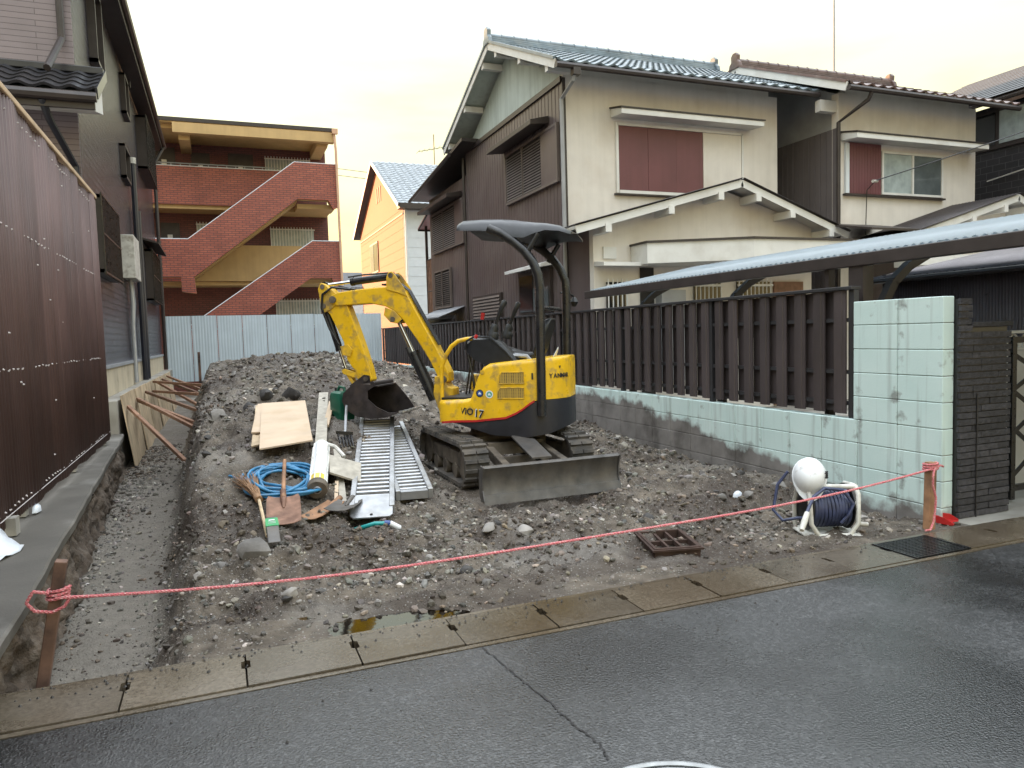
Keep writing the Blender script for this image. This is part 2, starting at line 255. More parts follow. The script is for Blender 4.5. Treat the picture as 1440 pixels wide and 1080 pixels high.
# ================================================================ geometry helpers
ORG = {}
def V(*a): return Vector(a)
class MB:
    """collects shapes; build() links them as ONE mesh object"""
    def __init__(s): s.v = []; s.f = []
    def add(s, vs, fs):
        o = len(s.v); s.v += [tuple(p) for p in vs]; s.f += [tuple(i+o for i in f) for f in fs]; return s
    def box(s, x0, x1, y0, y1, z0, z1):
        return s.add([(x0,y0,z0),(x1,y0,z0),(x1,y1,z0),(x0,y1,z0),(x0,y0,z1),(x1,y0,z1),(x1,y1,z1),(x0,y1,z1)],
                     [(0,3,2,1),(4,5,6,7),(0,1,5,4),(1,2,6,5),(2,3,7,6),(3,0,4,7)])
    def prism(s, poly, ax, a, b):
        """2D polygon extruded along axis ax (0 x, 1 y, 2 z) from a to b"""
        n = len(poly)
        def P(p, t): return {0: (t, p[0], p[1]), 1: (p[0], t, p[1]), 2: (p[0], p[1], t)}[ax]
        return s.add([P(p, a) for p in poly]+[P(p, b) for p in poly], [tuple(range(n))[::-1], tuple(range(n, 2*n))]+[(i, (i+1) % n, n+(i+1) % n, n+i) for i in range(n)])
    def beam(s, p, q, w, h, up=(0, 0, 1)):
        p, q = Vector(p), Vector(q); d = (q-p).normalized(); u = Vector(up); sd = d.cross(u)
        if sd.length < 1e-4: sd = d.cross(Vector((0, 1, 0)))
        sd.normalize(); u = sd.cross(d); a, b = sd*w/2, u*h/2
        return s.add([p-a-b, p+a-b, p+a+b, p-a+b, q-a-b, q+a-b, q+a+b, q-a+b], [(0,1,2,3),(7,6,5,4),(0,4,5,1),(1,5,6,2),(2,6,7,3),(3,7,4,0)])
    def tube(s, pts, r, n=8, closed=False, cap=True):
        pts = [Vector(p) for p in pts]; L = len(pts); rr = r if isinstance(r, (list, tuple)) else [r]*L
        vs = []; nrm = None
        for i, p in enumerate(pts):
            a = pts[i-1] if (i or closed) else p; b = pts[(i+1) % L] if (i < L-1 or closed) else p
            d = (b-a).normalized() if (b-a).length > 1e-9 else Vector((0, 0, 1))
            if nrm is None: nrm = d.orthogonal().normalized()
            nrm = (nrm-d*nrm.dot(d)); nrm = nrm.normalized() if nrm.length > 1e-6 else d.orthogonal().normalized()
            bn = d.cross(nrm)
            for k in range(n):
                t = 2*math.pi*k/n; vs.append(p+(nrm*math.cos(t)+bn*math.sin(t))*rr[i])
        fs = []
        for i in range(L if closed else L-1):
            j = (i+1) % L
            for k in range(n): fs.append((i*n+k, i*n+(k+1) % n, j*n+(k+1) % n, j*n+k))
        if cap and not closed: fs += [tuple(range(n))[::-1], tuple(range((L-1)*n, L*n))]
        return s.add(vs, fs)
    def cyl(s, p, q, r, n=14, r2=None): return s.tube([p, q], [r, r if r2 is None else r2], n)
    def loft(s, rings, cap=True):
        n = len(rings[0]); vs = [p for r in rings for p in r]; fs = []
        for i in range(len(rings)-1):
            for k in range(n): fs.append((i*n+k, i*n+(k+1) % n, (i+1)*n+(k+1) % n, (i+1)*n+k))
        if cap: fs += [tuple(range(n))[::-1], tuple(range((len(rings)-1)*n, len(rings)*n))]
        return s.add(vs, fs)
    def sheet(s, prof, p0, du, dn, dv, h):
        """profile [(u, n)] along du with offset dn, pushed along dv by h; thin double skin"""
        p0, du, dn, dv = Vector(p0), Vector(du), Vector(dn), Vector(dv); a = [p0+du*u+dn*n for u, n in prof]; b = [p+dv*h for p in a]; n = len(a)
        return s.add(a+b, [(i, i+1, n+i+1, n+i) for i in range(n-1)])
    def xf(s, M):
        s.v = [tuple(M @ Vector(p)) for p in s.v]; return s
    def build(s, name, ma, parent=None, smooth=None, bevel=0., local=False, solid=0., fix=True):
        me = bpy.data.meshes.new(name); off = Vector(ORG.get(parent.name, (0, 0, 0))) if parent is not None and not local else Vector((0, 0, 0))
        me.from_pydata([tuple(Vector(p)-off) for p in s.v], [], s.f); me.update()
        if fix:
            bm = bmesh.new(); bm.from_mesh(me); bmesh.ops.recalc_face_normals(bm, faces=bm.faces[:]); bm.to_mesh(me); bm.free()
        me.materials.append(m[ma] if isinstance(ma, str) else ma)
        if smooth is not None:
            me.polygons.foreach_set('use_smooth', [True]*len(me.polygons)); me.set_sharp_from_angle(angle=R(smooth))
        o = bpy.data.objects.new(name, me); col.objects.link(o)
        if parent is not None: o.parent = parent
        ORG[o.name] = off
        if bevel:
            b = o.modifiers.new('bevel', 'BEVEL'); b.width = bevel; b.segments = 2; b.limit_method = 'ANGLE'; b.angle_limit = R(40)
        if solid:
            b = o.modifiers.new('solid', 'SOLIDIFY'); b.thickness = solid; b.offset = 0
        return o
def tag(o, label=None, cat=None, group=None, kind=None):
    if label: o['label'] = label
    if cat: o['category'] = cat
    if group: o['group'] = group
    if kind: o['kind'] = kind
    return o
def thing(name, label, cat, loc=(0, 0, 0), group=None, rot=None):
    o = bpy.data.objects.new(name, None); col.objects.link(o); o.location = loc; o.empty_display_size = .2
    if rot is not None: o.rotation_euler = rot
    ORG[o.name] = Vector(loc); return tag(o, label, cat, group)
def thing_m(name, label, cat, M, group=None):
    o = bpy.data.objects.new(name, None); col.objects.link(o); o.matrix_world = M; o.empty_display_size = .2
    ORG[o.name] = Vector((0, 0, 0)); return tag(o, label, cat, group)
def piece(name, me, parent, loc, rot=(0, 0, 0), scale=(1, 1, 1), ma=None, local=False):
    o = bpy.data.objects.new(name, me); col.objects.link(o)
    off = Vector(ORG.get(parent.name, (0, 0, 0))) if parent is not None and not local else Vector((0, 0, 0))
    o.parent = parent; o.location = Vector(loc)-off; o.rotation_euler = rot; o.scale = scale
    if ma: o.material_slots[0].link = 'OBJECT'; o.material_slots[0].material = m[ma]
    return o
def mesh(mb, ma, smooth=None, name='piece'):
    me = bpy.data.meshes.new(name); me.from_pydata(mb.v, [], mb.f)
    bm = bmesh.new(); bm.from_mesh(me); bmesh.ops.recalc_face_normals(bm, faces=bm.faces[:]); bm.to_mesh(me); bm.free()
    me.materials.append(m[ma])
    if smooth is not None: me.polygons.foreach_set('use_smooth', [True]*len(me.polygons)); me.set_sharp_from_angle(angle=R(smooth))
    return me
def box(name, ma, parent, x0, x1, y0, y1, z0, z1, bevel=0.): return MB().box(x0, x1, y0, y1, z0, z1).build(name, ma, parent, bevel=bevel)
def frame_m(p0, p1, up=(0, 0, 1)):
    """matrix: origin p0, local y along p1-p0, local z near up"""
    p0, p1 = Vector(p0), Vector(p1); y = (p1-p0).normalized(); x = y.cross(Vector(up)).normalized(); z = x.cross(y)
    return Matrix(((x.x, y.x, z.x, p0.x), (x.y, y.y, z.y, p0.y), (x.z, y.z, z.z, p0.z), (0, 0, 0, 1)))
def text(name, body, size, ma, parent, M, extrude=.0015):
    c = bpy.data.curves.new(name, 'FONT'); c.body = body; c.size = size; c.extrude = extrude; c.offset = size*.022; c.align_x = 'CENTER'; c.align_y = 'CENTER'; c.materials.append(m[ma])
    t_ = bpy.data.objects.new(name, c); col.objects.link(t_); dg = bpy.context.evaluated_depsgraph_get(); me = bpy.data.meshes.new_from_object(t_.evaluated_get(dg)); bpy.data.objects.remove(t_)
    o = bpy.data.objects.new(name, me); col.objects.link(o); o.parent = parent; o.matrix_local = M; return o
def wave(L, pitch, amp, k=6):
    n = max(2, int(L/pitch*k)); return [(L*i/n, amp*math.sin(2*math.pi*i/k)) for i in range(n+1)]
def ribs(L, pitch, groove=.03, depth=.022):
    """flat boards with a narrow groove at every joint"""
    p = [(0, 0)]; u = pitch
    while u < L-groove: p += [(u-groove/2, 0), (u-groove/4, -depth), (u+groove/4, -depth), (u+groove/2, 0)]; u += pitch
    return p+[(L, 0)]
def blob(rx, ry, rz, seed=0, n=1, rough=.25):
    """an uneven stone as a mesh"""
    bm = bmesh.new(); bmesh.ops.create_icosphere(bm, subdivisions=n+1, radius=1); r = random.Random(seed)
    ax = [Vector((r.uniform(-1, 1), r.uniform(-1, 1), r.uniform(-1, 1))).normalized() for _ in range(7)]
    for v in bm.verts:
        k = 1.
        for a in ax:
            d = v.co.dot(a)
            if d > .62: v.co -= a*(d-.62)*.85
        k += r.uniform(-rough, rough)*.35; v.co = Vector((v.co.x*rx*k, v.co.y*ry*k, v.co.z*rz*k))
    me = bpy.data.meshes.new('stone'); bm.to_mesh(me); bm.free(); return me
def gz(x, y, rough=True): return float(ground(np.array([x]), np.array([y]), rough)[0])
def on(x, y, dz=0.): return (x, y, gz(x, y)+dz)
# ---------------------------------------------------------------- terrain maths
def _hash(ix, iy, seed):
    n = (ix.astype(np.int64)*374761393 + iy.astype(np.int64)*668265263 + seed*974711) & 0x7fffffff
    n = ((n ^ (n >> 13))*1274126177) & 0x7fffffff
    return ((n ^ (n >> 16)) & 0xffff)/65535.0
def vnoise(x, y, seed=0):
    x = np.asarray(x, float); y = np.asarray(y, float)
    ix = np.floor(x); iy = np.floor(y); fx = x-ix; fy = y-iy
    fx = fx*fx*(3-2*fx); fy = fy*fy*(3-2*fy)
    a = _hash(ix, iy, seed); b = _hash(ix+1, iy, seed); c = _hash(ix, iy+1, seed); d = _hash(ix+1, iy+1, seed)
    return (a*(1-fx)+b*fx)*(1-fy)+(c*(1-fx)+d*fx)*fy-.5
def fbm(x, y, f, octv=4, seed=0, gain=.5):
    s = 0; a = 1.
    for k in range(octv):
        s = s+a*vnoise(x*f+17.3*k, y*f-9.1*k, seed+k); f *= 2.03; a *= gain
    return s
CP = np.array([(-.6,3.75,-.01),(.5,3.75,.004),(1,3.75,.004),(2,3.75,.004),(3,3.75,.004),(4,3.75,.004),(5.1,3.75,.0),
 (-.2,4.3,.02),(1,4.2,.022),(2,4.3,.02),(3,4.3,.015),(4.5,4.3,-.02),(5.1,4.7,-.06),
 (-.15,5.0,.08),(.25,5.0,.12),(.3,5.5,.2),(.35,6.2,.31),(.4,6.75,.40),(.5,8,.70),(-.1,6.2,.3),(-.1,7,.42),(-.1,8.2,.62),
 (1.0,5.5,.09),(1.15,6.3,.25),(1.3,7,.42),(1.45,7.65,.57),(1.7,6.3,.12),(1.85,7.2,.24),(1.95,7.9,.4),(1.6,5.4,.06),
 (2,5.6,.08),(3.2,5.6,.08),(2.1,6.5,.10),(3.4,6.5,.09),(2.1,7.6,.17),(3.4,7.6,.12),(2.4,8.6,.4),(3.6,8.8,.25),
 (4.2,5.6,.08),(4.2,6.6,.10),(5.1,5.8,-.03),(5.1,7.4,.0),(5.1,10.3,.14),(4.3,8.3,.17),
 (.8,9,.88),(1.5,9,.82),(0,10,.9),(1,11,1.1),(2.2,10.5,.98),(3.2,11,.75),(4.1,11,.42),(-.1,13,1.0),(1.2,14,1.2),(2.7,13,1.05),(4,13.5,.65),(5.1,14,.35),
 (-.2,17,1.0),(1.3,18,1.2),(3,17,1.0),(5.1,18,.5),(-.2,21,.75),(1,22,.95),(3,22,.85),(5.1,22,.6),(-.3,24.5,.6),(2,24.5,.8),(5.1,24.5,.65)])
def _phi(r2): return np.where(r2 > 1e-12, .5*r2*np.log(np.maximum(r2, 1e-12)), 0.)
_n = len(CP); _d2 = ((CP[:, None, :2]-CP[None, :, :2])**2).sum(-1)
_A = np.zeros((_n+3, _n+3)); _A[:_n, :_n] = _phi(_d2)+np.eye(_n)*.02
_A[:_n, _n] = 1; _A[:_n, _n+1:] = CP[:, :2]; _A[_n:, :_n] = _A[:_n, _n:].T
_W = np.linalg.solve(_A, np.concatenate([CP[:, 2], [0, 0, 0]]))
def smooth(a, b, x):
    t = np.clip((x-a)/(b-a), 0, 1); return t*t*(3-2*t)
def mound(x, y):
    x = np.asarray(x, float); y = np.asarray(y, float); z = _W[_n]+_W[_n+1]*x+_W[_n+2]*y
    for (cx, cy, _), w in zip(CP, _W[:_n]): z = z+w*_phi((x-cx)**2+(y-cy)**2)
    return z
TF = -.25                                              # trench floor
def trench_mask(x, y):
    wob = .10*fbm(x, y, 1.3, 3, 5)
    xr = -.50-.016*(y-4)+wob                           # foot of the mound-side bank
    wb = .30+.02*np.clip(y-4, 0, 12)
    return smooth(xr, xr+wb, x)
def ground(x, y, rough=True):
    """height of the dug-over plot"""
    x = np.asarray(x, float); y = np.asarray(y, float)
    m = mound(x, y)
    amp = smooth(3.72, 4.4, y)
    if rough: m = m+amp*(.10*fbm(x, y, 1.6, 3, 1)+.085*fbm(x, y, 6.5, 4, 2, .62))
    tf = TF+.03*fbm(x, y, 2.5, 4, 8)+.02*smooth(5, 14, y)
    t = trench_mask(x, y)
    z = tf*(1-t)+m*t
    if rough: z = z+4*t*(1-t)*.05*fbm(x, y, 5, 3, 11)
    z = z-.060*np.exp(-((x-.80)/.34)**2-((y-3.83)/.13)**2)-.012*np.exp(-((x-1.5)/.4)**2-((y-3.80)/.08)**2)
    # left face of the trench, below the neighbour's concrete strip
    xl = -1.02-.049*(y-4)+.06*fbm(y*1.0, y*0+3., 2.2, 3, 21)
    l = 1-smooth(xl-.10, xl, x)
    z = z+l*(.455+.06*fbm(x, y, 6, 3, 31))
    return z
# ---------------------------------------------------------------- end terrain maths
# ================================================================ the setting
def struct(o): o['kind'] = 'structure'; return o
struct(MB().box(-400, 400, -400, 900, -1.2, -.42).build('ground', 'concrete'))
# ---- road
road = struct(MB().box(-30, 40, -14, 3.285, -.30, 0).build('road', 'asphalt'))
def crack(pts, wd):
    mb = MB(); r = random.Random(3); P = []
    for (a, b) in zip(pts, pts[1:]):
        for k in range(14): t = k/14; P.append((a[0]+(b[0]-a[0])*t+r.uniform(-.007, .007), a[1]+(b[1]-a[1])*t+r.uniform(-.007, .007)))
    vs = []
    for p in P: h = wd*r.uniform(.35, 1.); vs += [(p[0]-h, p[1], .0035), (p[0]+h, p[1], .0035)]
    return mb.add(vs, [(2*i, 2*i+1, 2*i+3, 2*i+2) for i in range(len(P)-1)])
crack([(1.10, 3.28), (1.13, 2.98), (1.17, 2.66), (1.185, 2.47), (1.21, 2.30), (1.19, 2.2)], .005).build('crack', 'dark', road, fix=False)
mh = thing('manhole_cover', 'pale round manhole cover at the bottom edge of the road', 'manhole cover', (1.225, 1.765, 0))
MB().tube([(1.225+.36*math.cos(t*math.pi/24), 1.765+.36*math.sin(t*math.pi/24), .003) for t in range(48)], .010, 6, closed=True).build('rim', 'metalpale', mh, 40)
mb = MB(); mb.prism([(1.225+.335*math.cos(t*math.pi/24), 1.765+.335*math.sin(t*math.pi/24)) for t in range(48)], 2, -.02, .006)
for i in range(-4, 5):
    for j in range(-4, 5):
        if i*i+j*j < 18: mb.box(1.225+i*.07-.022, 1.225+i*.07+.022, 1.765+j*.07-.022, 1.765+j*.07+.022, .005, .010)
mb.build('plate', 'metalpale', mh)
# ---- gutter with concrete lids
GY0, GY1 = 3.285, 3.715
gut = struct(MB().box(-14, 20, GY0+.004, GY0+.036, -.4, .004).box(-14, 20, GY1-.03, GY1, -.4, .006).box(-14, 20, GY0+.04, GY1-.034, -.40, -.10).build('gutter', 'lid'))
def lid_mesh(wd):
    y0, y1 = GY0+.042, GY1-.036; h = wd/2-.004; yc = (y0+y1)/2+.05; n = .045
    poly = [(-h, y0), (h, y0), (h, yc-n), (h-.016, yc-n+.008), (h-.016, yc+n-.008), (h, yc+n), (h, y1), (-h, y1), (-h, yc+n), (-h+.016, yc+n-.008), (-h+.016, yc-n+.008), (-h, yc-n)]
    return mesh(MB().prism(poly, 2, -.07, .010), 'lid')
lm = lid_mesh(.498); x = -4.95
while x < 9.6:
    if not 3.9 < x+.25 < 4.6: piece('lid', lm, gut, (x+.25, 0, random.uniform(-.003, .003)), (0, random.uniform(-.004, .004), 0))
    x += .4985 if x < 3.4 else .4985
gr = thing('drain_grating', 'black steel drain grating in the gutter near the rope stake', 'grating', (4.27, 3.5, 0))
mb = MB()
gx0, gx1, gy0, gy1 = 4.035, 4.525, GY0+.045, GY1-.038
box('frame', 'black', gr, gx0, gx0+.014, gy0, gy1, -.05, .013); box('frame', 'black', gr, gx1-.014, gx1, gy0, gy1, -.05, .013)
bar = mesh(MB().box(gx0+.016-4.28, gx1-.016-4.28, -.005, .005, -.04, .0), 'black')
for k in range(14): piece('bar', bar, gr, (4.28, gy0+.012+k*(gy1-gy0-.024)/13, .011))
cb = mesh(MB().box(-.004, .004, gy0+.004-3.5, gy1-.004-3.5, -.03, .0), 'black')
for k in range(1, 16): piece('cross_bar', cb, gr, (gx0+.014+k*(gx1-gx0-.028)/16, 3.5, .0085))
# puddles
def puddle(name, cx, cy, rx, ry, z, seed, kind='water'):
    r = random.Random(seed); n = 60; ph = [r.uniform(0, 6.3) for _ in range(5)]
    P = []
    for k in range(n):
        t = 2*math.pi*k/n; f = 1+.16*math.sin(2*t+ph[0])+.12*math.sin(3*t+ph[1])+.09*math.sin(5*t+ph[2])+.06*math.sin(9*t+ph[3])+.04*math.sin(14*t+ph[4])
        P.append((cx+rx*f*math.cos(t), cy+ry*f*math.sin(t), z))
    return MB().add(P, [tuple(range(n))]).build(name, 'water', fix=False)
struct(MB().add([(.0, 3.717, -.012), (2.1, 3.717, -.012), (2.1, 4.10, -.012), (.0, 4.10, -.012)], [(0, 1, 2, 3)]).build('puddle', 'water', fix=False))
# ---- plot: dug soil with the trench
ys = [3.718]; 
while ys[-1] < 24.6: ys.append(ys[-1]+.0058*max(3.6, ys[-1]))
xs = np.arange(-1.42, 5.02, .026); ys = np.array(ys); X, Y = np.meshgrid(xs, ys); Z = ground(X, Y)
# wheel-churned tracks behind the digger
for xc in (2.08, 3.12):
    Z += .022*np.sin(Y*2*math.pi/.10)*np.exp(-((X-xc)/.13)**2)*smooth(7.5, 7.8, Y)*(1-smooth(9.4, 10.2, Y))
Z = np.where(Y < 3.722, np.minimum(Z, .002), Z)
# keep the soil under the blade and tracks
pad = np.exp(-(np.maximum(0, np.abs(X-2.6)-.66)/.10)**2)*smooth(5.4, 5.7, Y)*(1-smooth(7.7, 8.0, Y))
Z = Z*(1-pad)+np.minimum(Z, .115+.01*fbm(X, Y, 9, 3, 4))*pad
nx, ny = len(xs), len(ys); vs = np.stack([X.ravel(), Y.ravel(), Z.ravel()], 1)
idx = np.arange(nx*ny).reshape(ny, nx); fs = np.stack([idx[:-1, :-1].ravel(), idx[:-1, 1:].ravel(), idx[1:, 1:].ravel(), idx[1:, :-1].ravel()], 1)
me = bpy.data.meshes.new('soil'); me.from_pydata(vs.tolist(), [], fs.tolist()); me.polygons.foreach_set('use_smooth', [True]*len(me.polygons)); me.materials.append(m['soil'])
bed = (1-smooth(.05, .45, trench_mask(X, Y)))*smooth(.0, .15, X+1.02+.049*(Y-4)); at = me.color_attributes.new('bed', 'FLOAT_COLOR', 'POINT'); at.data.foreach_set('color', np.stack([bed.ravel()]*3+[np.ones(bed.size)], 1).ravel().astype(np.float32))   # compacted crushed-stone bed, also toned paler to offset the weak light in the trench
plot = bpy.data.objects.new('building_plot', me); col.objects.link(plot); struct(plot)
# ---- gravel (nobody could count it)
def gravel(n, x0, x1, y0, y1, smin, smax, dens, seed, name, label):
    g = np.random.default_rng(seed); ico = bmesh.new(); bmesh.ops.create_icosphere(ico, subdivisions=1, radius=1)
    iv = np.array([v.co[:] for v in ico.verts]); fi = np.array([[v.index for v in f.verts] for f in ico.faces]); ico.free()
    px = g.uniform(x0, x1, n*3); py = y0+(y1-y0)*g.uniform(0, 1, n*3)**1.35; keep = g.uniform(0, 1, n*3) < dens(px, py); px, py = px[keep][:n], py[keep][:n]; n = len(px)
    s = smin*(smax/smin)**(g.uniform(0, 1, n)**3.8); s *= np.clip((py/6)**.55, .8, 1.6)
    dims = s[:, None]*g.uniform(.55, 1.25, (n, 3)); dims[:, 2] *= .75
    a = g.uniform(0, 6.28, n); ca, sa = np.cos(a), np.sin(a)
    v = iv[None]*(1+g.uniform(-.28, .28, (n, len(iv), 1)))*dims[:, None, :]
    tl = g.uniform(-.5, .5, n); zt = v[..., 2]+v[..., 0]*tl[:, None]
    vx = v[..., 0]*ca[:, None]-v[..., 1]*sa[:, None]+px[:, None]; vy = v[..., 0]*sa[:, None]+v[..., 1]*ca[:, None]+py[:, None]
    vz = zt+(ground(px, py)+dims[:, 2]*.25)[:, None]
    P = np.stack([vx, vy, vz], -1).reshape(-1, 3); F = (fi[None]+(np.arange(n)*len(iv))[:, None, None]).reshape(-1, 3)
    me = bpy.data.meshes.new(name); me.from_pydata(P.tolist(), [], F.tolist())
    sh = g.choice([.08, .12, .17, .23, .32, .44], n, p=[.24, .26, .24, .16, .07, .03])*g.uniform(.8, 1.2, n); tint = np.stack([sh*g.uniform(1.0, 1.14, n), sh*g.uniform(.93, 1.0, n), sh*g.uniform(.76, .92, n), np.ones(n)], 1)
    at = me.color_attributes.new('shade', 'FLOAT_COLOR', 'POINT'); at.data.foreach_set('color', np.repeat(tint, len(iv), 0).ravel().astype(np.float32))
    me.materials.append(m['gravel']); o = bpy.data.objects.new(name, me); col.objects.link(o); return tag(o, label, 'gravel', kind='stuff')
def dens_m(x, y):
    pad = (np.abs(x-2.6) < .68) & (y > 5.6) & (y < 7.8)
    d = .30+1.1*np.clip(fbm(x, y, .9, 3, 44)+.12, 0, 1)+.6*np.exp(-((x-2.2)/1.2)**2-((y-5.0)/.6)**2)
    d = d*np.where(y < 4.25, .35, 1); return np.where(pad, 0, d)*np.where(trench_mask(x, y) < .5, 0, 1)
gravel(42000, -.35, 5.0, 3.78, 15., .0045, .034, dens_m, 5, 'gravel', 'mixed grey gravel and rubble strewn over the dug soil')
gravel(4500, -1.3, -.3, 3.75, 14., .006, .026, lambda x, y: (.15+.85*np.clip(np.abs(x+.72-.01*(y-4))/.30, 0, 1)**2+.5*(y < 4.4))*np.where((x < -.98-.049*(y-4)), 0, 1)*np.where(trench_mask(x, y) > .45, 0, 1), 6, 'trench_gravel', 'small grey gravel along the trench floor by the concrete strip')
# grit tracked out over the gutter
g = np.random.default_rng(77); mb = MB()
for k in range(260):
    x_, y_ = g.uniform(-.9, 4.0), 3.715-abs(g.normal(0, .10)) if k < 235 else 3.2-abs(g.normal(0, .25)); q = g.uniform(.003, .009); z_ = .012 if y_ > 3.29 else .001
    mb.add([(x_-q, y_, z_), (x_+q*.3, y_-q, z_), (x_+q, y_+q*.4, z_), (x_, y_+q, z_), (x_, y_, z_+q*1.2)], [(0, 1, 4), (1, 2, 4), (2, 3, 4), (3, 0, 4)])
tag(mb.build('grit', 'darkrock'), 'fine grit scattered over the gutter lids and road edge', 'grit', kind='stuff')
# ---- single stones
rm = [blob(1, .8, .62, k, 1, .3) for k in range(6)]
for q in rm: q.materials.append(m['rock']); q.polygons.foreach_set('use_smooth', [True]*len(q.polygons)); q.set_sharp_from_angle(angle=R(35))
def rock(x, y, s, label, ma=None, group=None, k=None, zs=1.):
    r = random.Random(int(x*977+y*131)); o = bpy.data.objects.new('stone', rm[(k if k is not None else r.randrange(6))]); col.objects.link(o)
    o.location = (x, y, gz(x, y)+s*.22); o.scale = (s, s*r.uniform(.8, 1.1), s*zs*r.uniform(.8, 1.1)); o.rotation_euler = (r.uniform(-.3, .3), r.uniform(-.3, .3), r.uniform(0, 6.3))
    if ma: o.material_slots[0].link = 'OBJECT'; o.material_slots[0].material = m[ma]
    return tag(o, label, 'stone', group)
rock(.13, 4.95, .115, 'big two-tone boulder lying beside the chisel with the green label', None, k=1, zs=1.7)
rock(1.76, 5.0, .07, 'pale cream stone in front of the digger, left of a browner one', None, k=2)
rock(2.02, 4.95, .085, 'brown flat-topped stone in front of the digger blade, right of a pale one', None, k=3)
rock(-.06, 8.5, .12, 'squarish grey stone on the mound edge above the trench', None, k=4)
rock(.46, 9.0, .13, 'dark lump of rock above the plywood sheets, left of a second lump', 'darkrock', k=0)
rock(.75, 8.9, .15, 'dark lump of rock just behind the top edge of the plywood sheets', 'darkrock', k=5)
rock(.28, 8.7, .11, 'small dark stone left of the rock lumps above the plywood', 'darkrock', k=2)
rock(4.72, 5.35, .10, 'pale stone at the foot of the block wall behind the hose reel', None, k=1)
rock(3.05, 4.9, .07, 'dark round stone between the digger blade and the drain box', 'darkrock', k=3)
rock(.30, 4.30, .055, 'grey stone below the rope near the left end of the puddle', None, k=0)
r = random.Random(21); cnt = 0
while cnt < 70:
    x, y = r.uniform(-.2, 4.9), 3.95+r.random()**1.4*9
    if abs(x-2.6) < .85 and 5.2 < y < 8.2: continue
    if .0 < x < 1.7 and 5.2 < y < 8.4: continue
    if (abs(x-2.8) < .3 and y < 4.6) or (abs(x-4.15) < .45 and y < 4.7): continue
    dk = r.random() < .3; rock(x, y, r.uniform(.028, .06)*max(1, (y/6.5)**.7), 'dark fist-sized stone lying loose on the dug soil' if dk else 'grey fist-sized stone lying loose on the dug soil', 'darkrock' if dk else None, 'dark loose stones' if dk else 'grey loose stones'); cnt += 1
# ---- left: neighbour's concrete strip, step and foundation band
def strip(name, P, ma): return MB().add(*P).build(name, ma)
kx = lambda y: -.930-.049*(y-4)
n = 40; yy = [1.0+k*(11.5-1.0)/n for k in range(n+1)]; r = random.Random(9); mb = MB(); rings = []
for y in yy:
    e = kx(y)+r.uniform(-.008, .008); rings.append([(-3.2, y, .10), (e-.20, y, .10), (e-.006, y, .205), (e, y, .262), (e-.012, y, .275), (-3.2, y, .285)])
# earth bank under the strip, cut when the trench was dug
nb, nz = 330, 26; yb_ = np.linspace(3.72, 11.5, nb); zb_ = np.linspace(-.30, .212, nz); YB_, ZB_ = np.meshgrid(yb_, zb_)
XB_ = -.930-.049*(YB_-4)-.045+.11*fbm(YB_, ZB_*1.2+5, 3.2, 5, 61, .6)+.10*np.clip(-.05-ZB_, 0, .3)+.035*fbm(YB_, ZB_, 14, 3, 71)
ib = np.arange(nb*nz).reshape(nz, nb); me_ = bpy.data.meshes.new('bank'); me_.from_pydata(np.stack([XB_.ravel(), YB_.ravel(), ZB_.ravel()], 1).tolist(), [], np.stack([ib[:-1, :-1].ravel(), ib[:-1, 1:].ravel(), ib[1:, 1:].ravel(), ib[1:, :-1].ravel()], 1).tolist())
me_.polygons.foreach_set('use_smooth', [True]*len(me_.polygons)); me_.materials.append(m['darksoil']); ob = bpy.data.objects.new('earth_bank', me_); col.objects.link(ob); struct(ob)
strp = struct(mb.loft(rings).build('concrete_strip', 'strip'))
struct(MB().box(-3.6, -1.36, 11.5, 24.6, -.45, .74).build('foundation_ledge', 'concrete', bevel=.012))
struct(MB().box(-12, -1.45, -2, 11.49, -.42, .09).build('left_yard', 'concrete'))
# ---- right: neighbour's yard and apron
struct(MB().box(5.14, 30, 3.72, 40, -.41, -.03).build('right_yard', 'concrete'))
struct(MB().add([(5.05, 3.716, .004), (9, 3.716, .004), (9, 4.4, .012), (5.72, 4.4, .012), (5.72, 3.915, .008), (5.05, 3.915, .004), (5.05, 3.716, -.3), (9, 3.716, -.3), (9, 4.4, -.3), (5.72, 4.4, -.3), (5.72, 3.915, -.3), (5.05, 3.915, -.3)], [(0,1,2,3,4,5)]+[(i, (i+1) % 6, 6+(i+1) % 6, 6+i) for i in range(6)]).build('driveway_apron', 'concrete'))
# ---- block wall
wall = thing('block_wall', 'long low concrete block wall, mint painted near the street, grey further back', 'wall', (5.06, 14, 0))
blk = mesh(MB().box(-.058, .058, -.1982, .1982, -.0982, .0982), 'blockpaint')
bm = bmesh.new(); bm.from_mesh(blk); bmesh.ops.bevel(bm, geom=bm.edges[:], offset=.005, segments=1, affect='EDGES'); bm.to_mesh(blk); bm.free()
box('mortar', 'block', wall, 5.01, 5.112, 3.926, 24.4, -.40, .686)
WY = 3.92
for c in range(5):
    zc = .59-.2*c
    for k in range(51):
        yc = WY+.2+k*.4
        if c == 4 and k > 5: continue
        piece('block', blk, wall, (5.06+random.uniform(-.0015, .0015), yc, zc))
for c in range(5):
    for k in range(2): piece('block', blk, wall, (5.06+random.uniform(-.001, .001), WY+.2+k*.4+(.0 if k == 0 else .02), .79+.2*c-.03+.03*(c > -1)), scale=(1, 1 if k == 0 else 1.1, 1))
box('mortar', 'block', wall, 5.012, 5.108, 3.926, 4.76, .686, 1.684)
